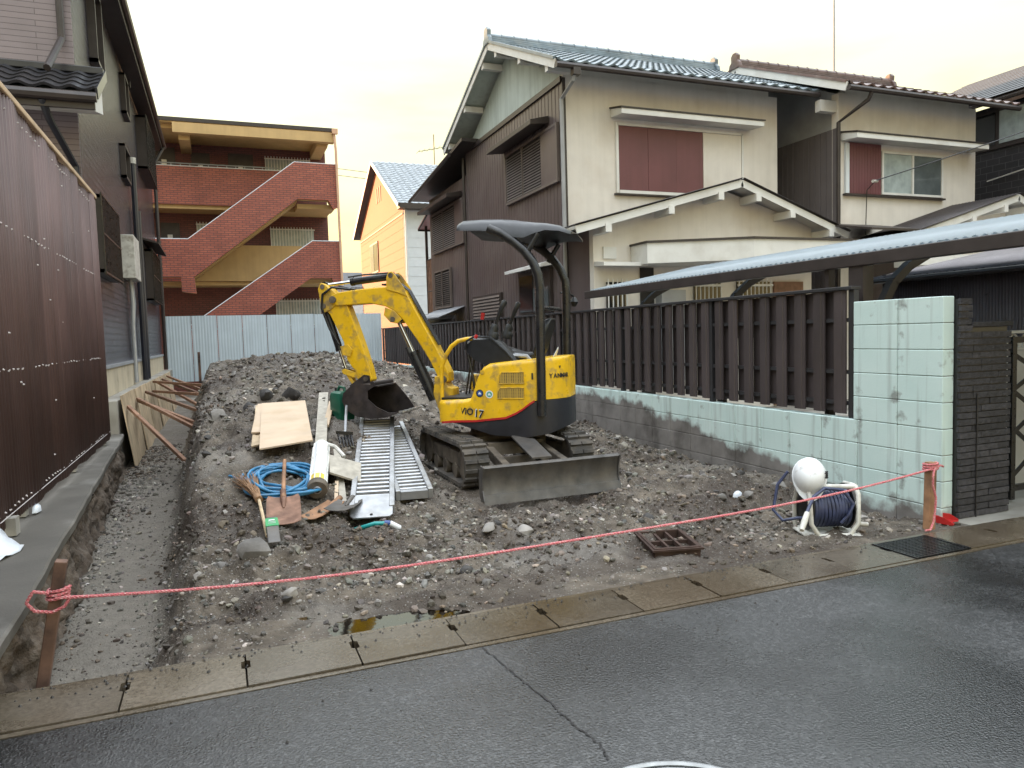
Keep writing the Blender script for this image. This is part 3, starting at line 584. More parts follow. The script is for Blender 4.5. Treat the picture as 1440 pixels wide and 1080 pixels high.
# ---- dark split-face brick pillar
pil = thing('brick_pillar', 'charcoal split-face brick gate pillar at the end of the mint wall', 'pillar', (5.4, 4.0, 0))
box('core', 'decal_dark', pil, 5.128, 5.665, 3.90, 4.10, -.3, 1.45); box('core', 'decal_dark', pil, 5.128, 5.24, 3.90, 4.10, 1.45, 1.665)
bk = [mesh(MB().box(-.5, .5, -.012, .012, -.021, .021), 'brickdark') for _ in range(1)][0]
r = random.Random(4)
for k in range(33):
    z = .03+k*.0505
    x0, x1 = 5.122, (5.68 if z < 1.42 else 5.25); cuts = [x0]
    if x1-x0 > .3: cuts.append(x0+r.choice([.14, .23, .33, .42]))
    cuts.append(x1)
    for a, b in zip(cuts, cuts[1:]):
        piece('brick', bk, pil, ((a+b)/2, 3.887+r.uniform(-.006, .005), z), (r.uniform(-.03, .03), 0, 0), (b-a-.006, 1, 1))
    if z < 1.42:
        piece('brick', bk, pil, (5.675+r.uniform(-.003, .003), 4.0, z), (0, 0, R(90)), (.19, 1, 1))
box('cap', 'brickdark', pil, 5.245, 5.70, 3.87, 4.11, 1.452, 1.49, .006)
MB().tube([(5.30, 3.868, 0), (5.30, 3.868, .95)], .006, 6).build('drain_rod', 'black', pil)
# ---- slatted fence on the wall
fen = thing('slatted_fence', 'long dark brown fence of upright slats on the block wall', 'fence', (5.06, 14, .69))
for z in (.80, 1.07, 1.52): box('rail', 'fenceframe', fen, 5.045, 5.075, 4.80, 24.35, z, z+.035)
box('cap_rail', 'fenceframe', fen, 5.0, 5.115, 4.78, 24.4, 1.795, 1.825, .004)
for k in range(11): box('post', 'fenceframe', fen, 5.035, 5.09, 4.783+k*1.955, 4.835+k*1.955, .688, 1.794)
fs_ = mesh(MB().prism([(-.066, 0), (-.066, .014), (-.030, .014), (-.026, .022), (.026, .022), (.030, .014), (.066, .014), (.066, 0)], 2, .725, 1.792).xf(Matrix.Rotation(R(90), 4, 'Z')), 'fence')
bs_ = mesh(MB().prism([(-.106, 0), (-.106, .012), (.106, .012), (.106, 0)], 2, .735, 1.790).xf(Matrix.Rotation(R(90), 4, 'Z')), 'fence')
for k in range(81):
    y = 4.93+k*.24
    piece('slat', fs_, fen, (5.040+random.uniform(-.003, .003), y, 0), (0, 0, random.uniform(-.02, .02)))
    if k < 80: piece('back_slat', bs_, fen, (5.094, y+.12, 0), (0, 0, random.uniform(-.01, .01)))
# ---- back boundary: pale corrugated hoarding
hd = thing('pale_corrugated_fence', 'pale blue corrugated sheet fence across the back of the plot', 'fence', (1.8, 24.45, 0))
for k in range(9):
    x0 = -1.48+k*.725
    MB().sheet([(u, abs(((u*12) % 1)-.5)*.014) for u in [i*.0208 for i in range(35)]], (x0, 24.42+.004*(k % 2), .35), (1, 0, 0), (0, 1, 0), (0, 0, 1), 1.985+random.uniform(-.006, .006)).build('sheet', 'corrwhite', hd, solid=.003)
for z in (.8, 1.9): box('rail', 'pipegrey', hd, -1.48, 5.03, 24.47, 24.50, z, z+.05)
# ---- left: tall brown corrugated fence on posts
lf_ = thing('tall_corrugated_fence', 'tall dark brown corrugated fence along the concrete strip on the left', 'fence', (-1.35, 7, .3))
fx = -1.355
r = random.Random(12)
for k in range(16):
    y0 = 1.55+k*.565; L_ = .62
    pr_ = [(u, n+.012*math.sin((y0+u)*5.1)+.008*math.sin((y0+u)*11.7+1)) for u, n in wave(L_, .063, .0095, 6)]
    MB().sheet(pr_, (fx+.003*(k % 2), y0, .335+r.uniform(-.012, .012)), (0, 1, 0), (1, 0, 0), (0, 0, 1), 2.985).build('sheet', 'corrbrown', lf_, smooth=60, solid=.002)
mb = MB(); r = random.Random(2)
for z in (.44, 1.36, 2.36, 3.22):
    y = 1.7
    while y < 10.4: mb.cyl((fx+.006, y, z+r.uniform(-.012, .012)), (fx+.017, y, z), .0075, 6, .004); y += r.uniform(.09, .16)
for k in range(24): y, z = r.uniform(3, 10), r.uniform(.5, 3.1); mb.cyl((fx+.006, y, z), (fx+.017, y, z), .008, 6, .004)
tag(mb.build('screw_caps', 'screw', lf_), kind='stuff')
MB().tube([(fx+.022, 1.6, .40), (fx+.022, 10.4, .43)], .003, 5).build('wire', 'screw', lf_)
box('top_rail', 'woodrail', lf_, fx-.05, fx+.03, 1.55, 10.52, 3.325, 3.375, .01)
for k in range(5): box('post', 'concrete', lf_, fx-.10, fx-.012, 2.2+k*2.0, 2.29+k*2.0, .285, 3.3)
box('foot', 'concrete', lf_, fx-.05, fx+.06, 5.60, 5.70, .284, .40)
# ================================================================ houses
def tile_mesh(w, l, ma):
    """one pantile: wavy across, thick front edge; local x across, y up the slope"""
    mb = MB(); n = 7; top = []; bot = []
    for k in range(n+1):
        u = k/n; h = .022*math.cos(2*math.pi*u)+.006; top.append((-w/2+u*w*1.04, h)); bot.append((-w/2+u*w*1.04, h-.018))
    vs = [(x, 0, z+.02) for x, z in top]+[(x, l, z) for x, z in top]+[(x, 0, z+.004) for x, z in bot]; q = n+1
    fs = [(i, i+1, q+i+1, q+i) for i in range(n)]+[(i, 2*q+i, 2*q+i+1, i+1) for i in range(n)]
    return mesh(mb.add(vs, fs), ma, 50)
def tile_roof(parent, me, x0, x1, pe, pr, w=.27, ex=.235, name='tile'):
    """pantiles from the eave line pe=(y,z) to pr=(y,z) for x in x0..x1"""
    dy, dz = pr[0]-pe[0], pr[1]-pe[1]; L = math.hypot(dy, dz); a = math.atan2(dz, dy); nr = max(1, int(L/ex)); nc = int((x1-x0)/w)
    for i in range(nr):
        for k in range(nc):
            t = i*ex/L
            piece(name, me, parent, (x0+(k+.5)*(x1-x0)/nc, pe[0]+dy*t, pe[1]+dz*t+.03), (a if dy > 0 else a-math.pi, 0, 0) if dy > 0 else (math.pi-a, 0, math.pi), ((x1-x0)/nc/w, 1, 1))
def ridge(parent, x0, x1, y, z, ma, end=True, s=1.):
    mb = MB()
    for k in range(3): mb.box(x0, x1, y-.13*s+.02*k, y+.13*s-.02*k, z+.045*k*s, z+.045*k*s+.038*s)
    mb.build('ridge', ma, parent, bevel=.008)
    n = int((x1-x0)/.28); cap = mesh(MB().tube([(-.14, 0, 0), (.12, 0, 0), (.125, 0, 0), (.145, 0, 0)], [.075*s, .075*s, .088*s, .088*s], 10), ma, 40)
    for k in range(n): piece('ridge_tile', cap, parent, (x0+(k+.5)*(x1-x0)/n, y, z+.15*s))
    if end:
        for xx in (x0-.03, x1+.03):
            MB().prism([(-.20, -.02), (.20, -.02), (.17, .10), (.11, .15), (.12, .27), (.05, .34), (-.05, .34), (-.12, .27), (-.11, .15), (-.17, .10)], 0, -.045, .045).xf(Matrix.Translation((xx, y, z))).build('ridge_end', ma, parent, bevel=.02)
def window(parent, name, x0, x1, y, z0, z1, panes=2, ma='glass', fr='whitepaint', fw=.045, dep=.06, face=-1):
    """sliding window on a wall facing -Y"""
    f = MB().box(x0, x1, y-dep, y, z0, z0+fw).box(x0, x1, y-dep, y, z1-fw, z1).box(x0, x0+fw, y-dep, y, z0+fw, z1-fw).box(x1-fw, x1, y-dep, y, z0+fw, z1-fw)
    o = f.build(name, fr, parent)
    n = panes; wd = (x1-x0-2*fw)/n
    for k in range(n):
        a = x0+fw+k*wd; MB().box(a, a+wd, y-.03-.012*(k % 2), y-.02-.012*(k % 2), z0+fw, z1-fw).build('pane', ma if isinstance(ma, str) else ma[k], o)
        if k: MB().box(a-.022, a+.022, y-.056, y-.005, z0+fw, z1-fw).build('mullion', fr, o)
    return o
def hood(parent, x0, x1, y, z, d=.5):
    """flat hood over a window on a wall facing -Y"""
    h = MB().prism([(y, z), (y-d, z-.03), (y-d, z+.07), (y, z+.16)], 0, x0, x1).build('hood', 'whitepaint', parent, bevel=.006)
    MB().prism([(y-.003, z+.163), (y-d-.02, z+.073), (y-d-.02, z+.098), (y-.003, z+.19)], 0, x0-.02, x1+.02).build('hood_cover', 'darktrim', h)
def pipe(parent, pts, r, ma, name='drainpipe'): return MB().tube(pts, r, 8).build(name, ma, parent, 40)
def gable_house_front(H, X0, X1, YF, YB, ZE, YR, ZR, tile, tile_ma, side_ma, gable_ma, over=.45, side_over=.42):
    pass
# ---- house with brown siding and stucco front
A = thing('two_storey_house', 'two-storey house, brown siding on its side and cream stucco front with maroon shutter', 'house', (8.4, 15, 0))
X0, X1, YF, YB, ZE = 6.0, 10.86, 12.3, 17.95, 6.05; YR, ZR = 14.95, 7.55
box('front_wall', 'stucco', A, X0+.012, X1, YF, YF+.18, -.03, ZE+.12)
box('rear_wall', 'stucco', A, X0+.05, X1, YB-.18, YB, -.03, ZE); box('far_wall', 'stucco', A, X1-.18, X1, YF+.18, YB-.18, -.03, ZE+.05)
MB().sheet(ribs(YB-YF-.004, .155), (X0, YF+.002, -.03), (0, 1, 0), (-1, 0, 0), (0, 0, 1), ZE+.03).build('side_siding', 'brownsiding', A, solid=.004)
MB().prism([(YF+.02, ZE-.02), (YB, ZE-.02), (YB, ZE+.02), (YR, ZR-.04), (YF+.02, ZE+.12)], 0, X0+.03, X0+.16).build('gable', 'gablepaint', A)
MB().prism([(YF+.19, ZE-.02), (YB-.19, ZE-.02), (YB-.19, ZE+.02), (YR, ZR-.04), (YF+.19, ZE+.15)], 0, X1-.17, X1-.03).build('far_gable', 'stucco', A)
MB().box(X0+.2, X1-.2, YF+.02, YF+.16, ZE+.121, ZE+.36).build('wall_plate', 'stucco', A)
box('corner_trim', 'darktrim', A, X0-.012, X0+.05, YF-.014, YF+.03, 0, ZE+.05)
MB().beam((X0-.022, YF+.02, ZE+.03), (X0-.022, YB, ZE+.03), .04, .10).build('trim_board', 'darktrim', A)
pe, pr, pb = (YF-.62, ZE+.02), (YR, ZR), (YB+.45, ZE+.10); xa, xb = X0-.42, X1+.45
def roof_slab(parent, a, b, xa, xb, ma, t=.05, name='roof'):
    dy, dz = b[0]-a[0], b[1]-a[1]; L = math.hypot(dy, dz); ny, nz = -dz/L, dy/L
    if nz < 0: ny, nz = -ny, -nz
    return MB().prism([a, b, (b[0]+ny*t, b[1]+nz*t), (a[0]+ny*t, a[1]+nz*t)], 0, xa, xb).build(name, ma, parent)
roof_slab(A, pe, pr, xa, xb, 'gablepaint'); roof_slab(A, pb, pr, xa, xb, 'gablepaint')
tb = tile_mesh(.27, .27, 'tileblue'); tile_roof(A, tb, xa, xb, (pe[0]-.05, pe[1]+.03), (pr[0], pr[1]+.05)); tile_roof(A, tb, xa, xa+.54, (pb[0], pb[1]+.03), (pr[0], pr[1]+.05), name='rear_tile')
roof_slab(A, (pb[0], pb[1]+.051), (pr[0], pr[1]+.051), xa+.55, xb, 'tileblue', .03, 'rear_roof')
ridge(A, xa+.02, xb-.02, YR, ZR+.05, 'tileblue')
for a, b in ((pe, pr), (pb, pr)):
    MB().beam((xa-.012, a[0], a[1]+.02), (xa-.012, b[0], b[1]+.02), .025, .15).build('bargeboard', 'whitepaint', A)
    MB().beam((xa-.02, a[0], a[1]+.118), (xa-.02, b[0], b[1]+.118), .06, .05).build('verge_tiles', 'tileblue', A)
    for t in (.12, .5, .88): 
        y, z = a[0]+(b[0]-a[0])*t, a[1]+(b[1]-a[1])*t; box('purlin', 'whitepaint', A, xa+.004, X0+.03, y-.06, y+.06, z-.16, z-.03)
MB().tube([(xa-.02, pe[0]-.06, pe[1]-.01), (xb, pe[0]-.06, pe[1]-.015)], .055, 8).build('gutter', 'darktrim', A, 40)
pipe(A, [(xa+.35, pe[0]-.06, pe[1]-.05), (xa+.33, pe[0]+.0, pe[1]-.22), (X0-.05, YF-.05, ZE-.35), (X0-.05, YF-.05, .0)], .038, 'pipegrey')
box('rain_hopper', 'darktrim', A, xa+.28, xa+.42, pe[0]-.12, pe[0]+.0, pe[1]-.16, pe[1]-.04)
pipe(A, [(X0-.05, YB+.05, ZE-.1), (X0-.05, YB+.05, .1)], .038, 'darktrim')
hood(A, 6.97, 10.18, YF, 5.46, .42)
wz = MB().box(7.10, 9.95, YF-.05, YF-.002, 4.08, 4.14).box(7.10, 9.95, YF-.05, YF-.002, 5.33, 5.38).box(7.06, 7.11, YF-.05, YF-.002, 4.08, 5.38).box(9.93, 9.97, YF-.05, YF-.002, 4.08, 5.38).build('shutter_frame', 'whitepaint', A)
for k, (a, b, q) in enumerate(((7.12, 7.75, 'maroon'), (7.755, 8.38, 'maroon'), (8.385, 9.0, 'maroon'), (9.01, 9.92, 'stucco'))): MB().box(a, b, YF-.035-.004*(k % 2), YF-.003, 4.145, 5.325).build('shutter_panel', q, wz)
box('shutter_sill', 'darktrim', A, 7.02, 9.05, YF-.075, YF-.002, 4.05, 4.078)
def side_window(parent, y0, y1, z0, z1, xw, slats=True, box_w=.75, sl='shutter'):
    """louvred shutters and a shutter box on a wall facing -X"""
    o = MB().box(xw-.06, xw, y0, y1, z0-.05, z0).box(xw-.06, xw, y0, y1, z1, z1+.05).box(xw-.06, xw, y0, y0+.05, z0, z1).box(xw-.06, xw, y1-.05, y1, z0, z1).build('louvre_window', 'shutter', parent)
    box('pane', 'dark', o, xw-.02, xw-.004, y0+.05, y1-.05, z0, z1)
    ym = y0+box_w
    MB().box(xw-.055, xw-.021, y0+.05, ym, z0, z1).build('shutter_box', 'brownsiding', o)
    sm = mesh(MB().add([(-.012, -.5, -.018), (-.012, .5, -.018), (.012, .5, .018), (.012, -.5, .018), (-.018, -.5, -.014), (-.018, .5, -.014), (.006, .5, .022), (.006, -.5, .022)], [(0,1,2,3),(7,6,5,4),(0,4,5,1),(3,2,6,7)]), sl)
    n = int((z1-z0)/.056); yc = (ym+y1-.05)/2
    for a, b in ((ym+.02, yc-.015), (yc+.015, y1-.07)):
        for k in range(n): piece('slat', sm, o, (xw-.045, (a+b)/2, z0+.03+k*(z1-z0-.05)/n), (0, 0, 0), (1, b-a, 1))
    MB().box(xw-.07, xw-.03, yc-.015, yc+.015, z0, z1).build('stile', 'shutter', o)
    return o
def side_hood(parent, y0, y1, z, xw, d=.38): MB().prism([(xw, z), (xw-d, z-.04), (xw-d, z+.05), (xw, z+.14)], 1, y0, y1).build('hood', 'darktrim', parent, bevel=.005)
side_window(A, 12.45, 15.1, 4.33, 5.30, X0-.014); side_hood(A, 12.9, 15.35, 5.45, X0-.014)
# rear block of the same house
box('rear_block_wall', 'brownsiding', A, 6.08, 10.8, YB+.003, 21.7, -.03, 5.55)
MB().sheet(ribs(21.7-YB-.01, .155), (6.06, YB+.006, -.03), (0, 1, 0), (-1, 0, 0), (0, 0, 1), 5.6).build('rear_block_siding', 'brownsiding', A, solid=.004)
MB().prism([(17.0, 6.12), (22.15, 5.60), (22.15, 5.68), (17.0, 6.20)], 0, 5.60, 10.9).build('rear_block_roof', 'darktrim', A)
MB().tube([(5.58, 17.95, 6.02), (5.58, 22.2, 5.60)], .05, 8).build('rear_gutter', 'darktrim', A, 40)
side_window(A, 18.3, 21.3, 3.95, 5.0, 6.045); side_hood(A, 18.5, 21.5, 5.12, 6.045, .42)
side_window(A, 19.6, 21.2, 2.35, 3.35, 6.045, box_w=.05, sl='darktrim')
for z in (3.87, 2.9, 1.9): MB().tube([(6.15, 21.75, z), (6.15, 22.5, z)], .022, 6).build('balcony_rail', 'darktrim', A)
for k in range(4): MB().box(6.135, 6.165, 21.8+k*.19, 21.9+k*.19, 1.9, 3.85).build('balcony_board', 'brace', A)
for y in (21.78, 22.48): box('balcony_post', 'darktrim', A, 6.12, 6.19, y, y+.07, 0, 5.0)
MB().prism([(21.72, 5.15), (22.75, 4.85), (22.75, 4.88), (21.72, 5.18)], 0, 5.95, 8).build('balcony_roof', 'pink', A)
MB().tube([(5.97, 21.72, 5.13), (5.97, 22.75, 4.83), (8, 22.75, 4.83)], .03, 6).build('balcony_roof_frame', 'darktrim', A)
# lean-to at the side with corrugated roof
MB().sheet(wave(2.6, .10, .022, 6), (5.35, 18.6, 2.0), (0, 1, 0), (.2, 0, 1), (.93, 0, .36), .80).build('lean_to_roof', 'pipegrey', A, smooth=60, solid=.004)
box('lean_to_wall', 'darktrim', A, 5.75, 5.80, 18.5, 21.0, -.03, 2.05)
for k in range(13): MB().beam((5.72, 18.5, .55+k*.115), (5.72, 21.0, .55+k*.115), .02, .07, (0.5, 0, 1)).build('lean_to_slat', 'darktrim', A)
wl = MB().box(X0-.07, X0-.004, 12.9, 14.5, 1.9, 2.75).build('low_window', 'darktrim', A); MB().box(X0-.085, X0-.072, 12.98, 13.7, 1.95, 2.40).build('pane', 'glass', wl); MB().box(X0-.085, X0-.072, 13.74, 14.42, 1.95, 2.68).build('pane', 'glassdark', wl)
MB().prism([(X0, 2.80), (X0-.3, 2.76), (X0-.3, 2.82), (X0, 2.90)], 1, 12.8, 14.7).build('low_hood', 'whitepaint', A)
wl = MB().box(X0-.06, X0-.004, 15.6, 17.6, 1.2, 2.45).build('low_window', 'darktrim', A)
for k in range(16): MB().beam((X0-.075, 15.65, 1.25+k*.075), (X0-.075, 17.5, 1.25+k*.075), .012, .05, (.4, 0, 1)).build('slat', 'shutter', wl)
# porch in front of the stucco wall
def porch(H, xl, xr, yf, yw, zl, xap, zap, zr, lab='porch'):
    p = box(lab+'_wall', 'stucco', H, xl, xr, yf, yf+.14, -.03, min(zl, zr)-.05)
    MB().prism([(xl, min(zl, zr)-.051), (xr, min(zl, zr)-.051), (xr, zr-.02), (xap, zap-.10), (xl, zl-.02)], 1, yf, yf+.14).build(lab+'_gable', 'stucco', H)
    MB().box(xl, xl+.12, yf+.141, yw, -.03, zl-.1).build(lab+'_side_wall', 'brownsiding', H)
    for (a, b) in (((xl-.55, zl-.22), (xap, zap)), ((xr+.50, zr-.22), (xap, zap))):
        dx, dz = b[0]-a[0], b[1]-a[1]; L = math.hypot(dx, dz); nx_, nz_ = -dz/L, dx/L
        if nz_ < 0: nx_, nz_ = -nx_, -nz_
        def off(p, t): return (p[0]+nx_*t, p[1]+nz_*t)
        MB().prism([off(a, -.02), off(b, -.02), off(b, .03), off(a, .03)], 1, yf-.42, yw).build(lab+'_roof', 'whitepaint', H)
        MB().prism([off(a, -.10), off(b, -.10), off(b, .025), off(a, .025)], 1, yf-.452, yf-.425).build(lab+'_bargeboard', 'whitepaint', H)
        L2 = math.hypot(b[0]-a[0], b[1]-a[1]); d = ((b[0]-a[0])/L2, 0, (b[1]-a[1])/L2)
        MB().sheet(wave(yw-yf+.50, .076, .010, 6), (off(a, .05)[0], yf-.50, off(a, .05)[1]), (0, 1, 0), (nx_, 0, nz_), d, L2).build(lab+'_roofing', 'darktrim', H, smooth=60, solid=.004)
        for t in (.18, .55, .86):
            x, z = a[0]+(b[0]-a[0])*t, a[1]+(b[1]-a[1])*t
            box(lab+'_purlin', 'whitepaint', H, x-.055, x+.055, yf-.47, yf-.003, z-.22, z-.085)
porch(A, 6.02, 10.80, 11.30, YF, 3.42, 8.80, 4.10, 3.45)
MB().prism([(6.75, 10.75), (8.3, 9.95), (10.9, 9.95), (10.9, 11.28), (6.75, 11.28)], 2, 2.62, 2.96).build('entrance_canopy', 'whitepaint', A)
MB().prism([(6.72, 10.73), (8.29, 9.92), (10.93, 9.92), (10.93, 11.28), (6.72, 11.28)], 2, 2.962, 2.995).build('canopy_cover', 'darktrim', A)
MB().prism([(11.297, 2.62), (10.95, 2.60), (10.95, 2.66), (11.297, 2.70)], 0, 6.03, 6.9).build('small_hood', 'whitepaint', A); box('vent_cover', 'whitepaint', A, 6.2, 6.45, 11.26, 11.297, 2.75, 2.95)
box('entrance_recess', 'dark', A, 6.93, 7.2, 11.27, 11.297, 0, 2.60); box('meter_box', 'pipegrey', A, 7.25, 7.75, 11.1, 11.297, .6, 2.2)
for (a, b) in ((6.25, 6.62), (8.05, 8.62), (9.0, 9.75)):
    o = box('barred_window', 'glassdark', A, a, b, 11.26, 11.297, 1.3, 2.35)
    for k in range(int((b-a)/.09)+1): MB().box(a+k*.09-.008, a+k*.09+.008, 11.20, 11.216, 1.25, 2.4).build('bar', 'whitepaint', o)
    MB().box(a-.03, b+.03, 11.197, 11.219, 2.26, 2.30).build('bar', 'whitepaint', o)
box('entrance_door', 'brace', A, 9.85, 10.55, 11.25, 11.297, 0, 2.35)
# ---- second stucco house
B = thing('stucco_house', 'stucco house with brown tiled roof and a sliding window beside one maroon shutter', 'house', (13.6, 14, 0))
X0, X1, YF, YB, ZE = 11.68, 15.6, 11.5, 16.9, 5.95; YR, ZR = 14.1, 7.35
box('front_wall', 'stucco', B, X0+.012, X1, YF, YF+.18, -.03, ZE+.15); box('rear_wall', 'stucco', B, X0+.05, X1, YB-.18, YB, -.03, ZE); box('far_wall', 'stucco', B, X1-.18, X1, YF+.18, YB-.18, -.03, ZE+.05)
MB().sheet(ribs(YB-YF, .155), (X0, YF+.002, -.03), (0, 1, 0), (-1, 0, 0), (0, 0, 1), 5.45).build('side_siding', 'greysiding', B, solid=.004)
MB().prism([(YF+.02, 5.42), (YB, 5.42), (YB, ZE+.02), (YR, ZR-.04), (YF+.02, ZE+.12)], 0, X0+.03, X0+.16).build('gable', 'pipegrey', B)
MB().prism([(YF+.19, ZE-.02), (YB-.19, ZE-.02), (YB-.19, ZE+.02), (YR, ZR-.04), (YF+.19, ZE+.15)], 0, X1-.17, X1-.03).build('far_gable', 'stucco', B)
MB().box(X0+.2, X1-.2, YF+.02, YF+.16, ZE+.151, ZE+.36).build('wall_plate', 'stucco', B)
pe, pr, pb = (YF-.62, ZE+.02), (YR, ZR), (YB+.4, ZE+.05); xa, xb = X0-.40, X1+.40
roof_slab(B, pe, pr, xa, xb, 'gablepaint'); roof_slab(B, pb, pr, xa, xb, 'gablepaint')
tr_ = tile_mesh(.27, .27, 'tilebrown'); tile_roof(B, tr_, xa, xb, (pe[0]-.05, pe[1]+.03), (pr[0], pr[1]+.05))
roof_slab(B, (pb[0], pb[1]+.051), (pr[0], pr[1]+.051), xa, xb, 'tilebrown', .03, 'rear_roof')
ridge(B, xa+.02, xb-.02, YR, ZR+.05, 'tilebrown')
for a, b in ((pe, pr), (pb, pr)):
    MB().beam((xa-.012, a[0], a[1]+.02), (xa-.012, b[0], b[1]+.02), .025, .16).build('bargeboard', 'whitepaint', B); MB().beam((xa-.02, a[0], a[1]+.118), (xa-.02, b[0], b[1]+.118), .06, .05).build('verge_tiles', 'tilebrown', B)
box('purlin', 'whitepaint', B, xa+.004, X0+.03, YF+.05, YF+.2, ZE-.22, ZE+.0)
MB().tube([(xa-.02, pe[0]-.06, pe[1]-.01), (xb, pe[0]-.06, pe[1]-.02)], .055, 8).build('gutter', 'darktrim', B, 40)
pipe(B, [(xa+.55, pe[0]-.06, pe[1]-.05), (xa+.53, pe[0], pe[1]-.18), (X0-.04, YF-.05, ZE-.45), (X0-.04, YF-.05, .0)], .04, 'darktrim')
hood(B, 11.75, 15.45, YF, 5.16, .42)
box('side_panel', 'whitesiding', B, 11.84, 11.93, YF-.05, YF-.003, 4.13, 5.12); 
sp = box('shutter_panel', 'maroon', B, 11.94, 12.78, YF-.05, YF-.003, 4.13, 5.14)
MB().sheet(ribs(.82, .075, .016, .008), (11.95, YF-.054, 4.14), (1, 0, 0), (0, -1, 0), (0, 0, 1), .99).build('shutter_boards', 'maroon', sp)
window(B, 'sliding_window', 12.80, 14.55, YF-.003, 4.14, 5.02, 2, ['curtain', 'glass'], 'whitepaint')
box('window_sill', 'darktrim', B, 11.80, 14.6, YF-.085, YF-.003, 4.09, 4.125)
porch(B, 12.6, 16.6, 10.5, YF, 3.35, 14.9, 3.95, 3.35)
box('porch_fascia', 'whitepaint', B, 12.0, 17.2, 9.9, 10.45, 2.55, 2.75); 
box('dark_window', 'glassdark', B, 15.5, 16.5, 10.46, 10.497, 2.0, 2.95)
MB().prism([(10.0, 3.18), (11.48, 3.48), (11.48, 3.52), (10.0, 3.22)], 0, 10.95, 12.6).build('link_roof', 'darktrim', B)
MB().tube([(12.35, YF-.06, 3.3), (12.34, YF-.10, 4.2), (12.37, YF-.25, 4.33)], .010, 5).build('service_cable', 'black', B)
MB().cyl((12.30, YF-.28, 4.34), (12.48, YF-.22, 4.36), .03, 8).build('insulator', 'offwhite', B)
tag(MB().tube([(12.40+t*6.5, YF-.25-t*4.6, 4.36+t*2.45-.35*t*(1-t)) for t in [k/14 for k in range(15)]], .011, 5).build('overhead_cable', 'black'), 'thin black cable rising from the second stucco house to the upper right', 'cable')
po = thing('radio_mast', 'thin pale radio mast rising above the brown tiled roof', 'mast', (15.1, 15.0, 0))
MB().cyl((15.1, 15.0, 6.6), (15.1, 15.0, 8.0), .06, 10).build('sleeve', 'pipegrey', po); MB().cyl((15.1, 15.0, 8.0), (15.1, 15.0, 13.5), .025, 8, .015).build('rod', 'pipegrey', po); MB().cyl((15.1, 15.0, 0), (15.1, 15.0, 6.6), .05, 8).build('pole', 'pipegrey', po)
# ---- charcoal house at the far right
D = thing('charcoal_house', 'dark charcoal tiled house with slate roof at the right edge', 'house', (20, 13, 0))
xw = 17.0
box('wall', 'darksiding', D, xw, 24, 6, 20, -.03, 6.45); roof_ = MB().prism([(xw-.5, 6.42), (21, 8.35), (25, 6.5), (25, 6.6), (21, 8.47), (xw-.5, 6.52)], 1, 5.5, 15.6).build('roof', 'slate', D)
for k in range(14):
    t = k/14; x, z = xw-.5+4.5*t, 6.53+1.95*t; MB().beam((x, 5.5, z+.012), (x, 15.6, z+.012), .30, .012, (-.4, 0, 1)).build('slate_course', 'slate', roof_)
MB().tube([(xw-.55, 5.5, 6.42), (xw-.55, 15.6, 6.42)], .06, 8).build('gutter', 'darktrim', D, 40)
o = box('window_band', 'darktrim', D, xw-.07, xw-.004, 6.5, 12.6, 5.45, 6.35); MB().box(xw-.085, xw-.072, 6.6, 11.9, 5.55, 6.28).build('pane', 'curtain', o); MB().box(xw-.085, xw-.072, 12.0, 12.5, 5.55, 6.28).build('pane', 'glassdark', o)
MB().tube([(xw-.05, 12.2, 4.75), (xw-.05, 6, 5.5)], .015, 5).build('cable', 'whitepaint', D)
# ---- carport
C_ = thing('carport', 'carport with pale corrugated roof and curved dark arms behind the fence', 'carport', (5.6, 6.5, 0))
cy0, cy1, xn, zn, xf, zf = 2.2, 10.05, 5.28, 2.13, 7.2, 2.50
d = Vector((xf-xn, 0, zf-zn)); L = d.length; d.normalize(); nn = (-d.z, 0, d.x)
for k in range(8):
    y0 = cy0+k*(cy1-cy0)/8; MB().sheet(wave((cy1-cy0)/8, .076, .010, 6), (xn, y0, zn), (0, 1, 0), nn, tuple(d), L).build('roof_sheet', 'corrroof', C_, smooth=60, solid=.003)
box('gutter', 'darktrim', C_, xn-.08, xn-.002, cy0, cy1+.03, zn-.125, zn-.015, .008)
MB().beam((xn+.02, cy1+.01, zn-.06), (xf, cy1+.01, zf-.06), .05, .09).build('end_beam', 'darktrim', C_)
MB().beam((xf, cy0, zf-.06), (xf, cy1, zf-.06), .06, .09).build('far_beam', 'darktrim', C_)
for yb in (4.92, 7.1, 9.1):
    arc = [(5.44, yb, 1.15), (5.46, yb, 1.45), (5.52, yb, 1.68), (5.64, yb, 1.87), (5.82, yb, 2.01), (6.06, yb, 2.12), (6.5, yb, 2.25), (7.1, yb, 2.40)]
    mb = MB()
    for a, b in zip(arc, arc[1:]): mb.beam(a, (b[0]+(b[0]-a[0])*.02, b[1], b[2]+(b[2]-a[2])*.02), .07, .075, (-.5, 0, 1))
    mb.build('arm', 'darktrim', C_); box('post', 'darktrim', C_, 5.40, 5.48, yb-.04, yb+.04, -.03, 1.2)
box('corner_post', 'darktrim', C_, 5.22, 5.34, 4.86, 5.02, -.03, 2.03); box('corner_post', 'darktrim', C_, 5.25, 5.33, 5.28, 5.33, -.03, 2.03)
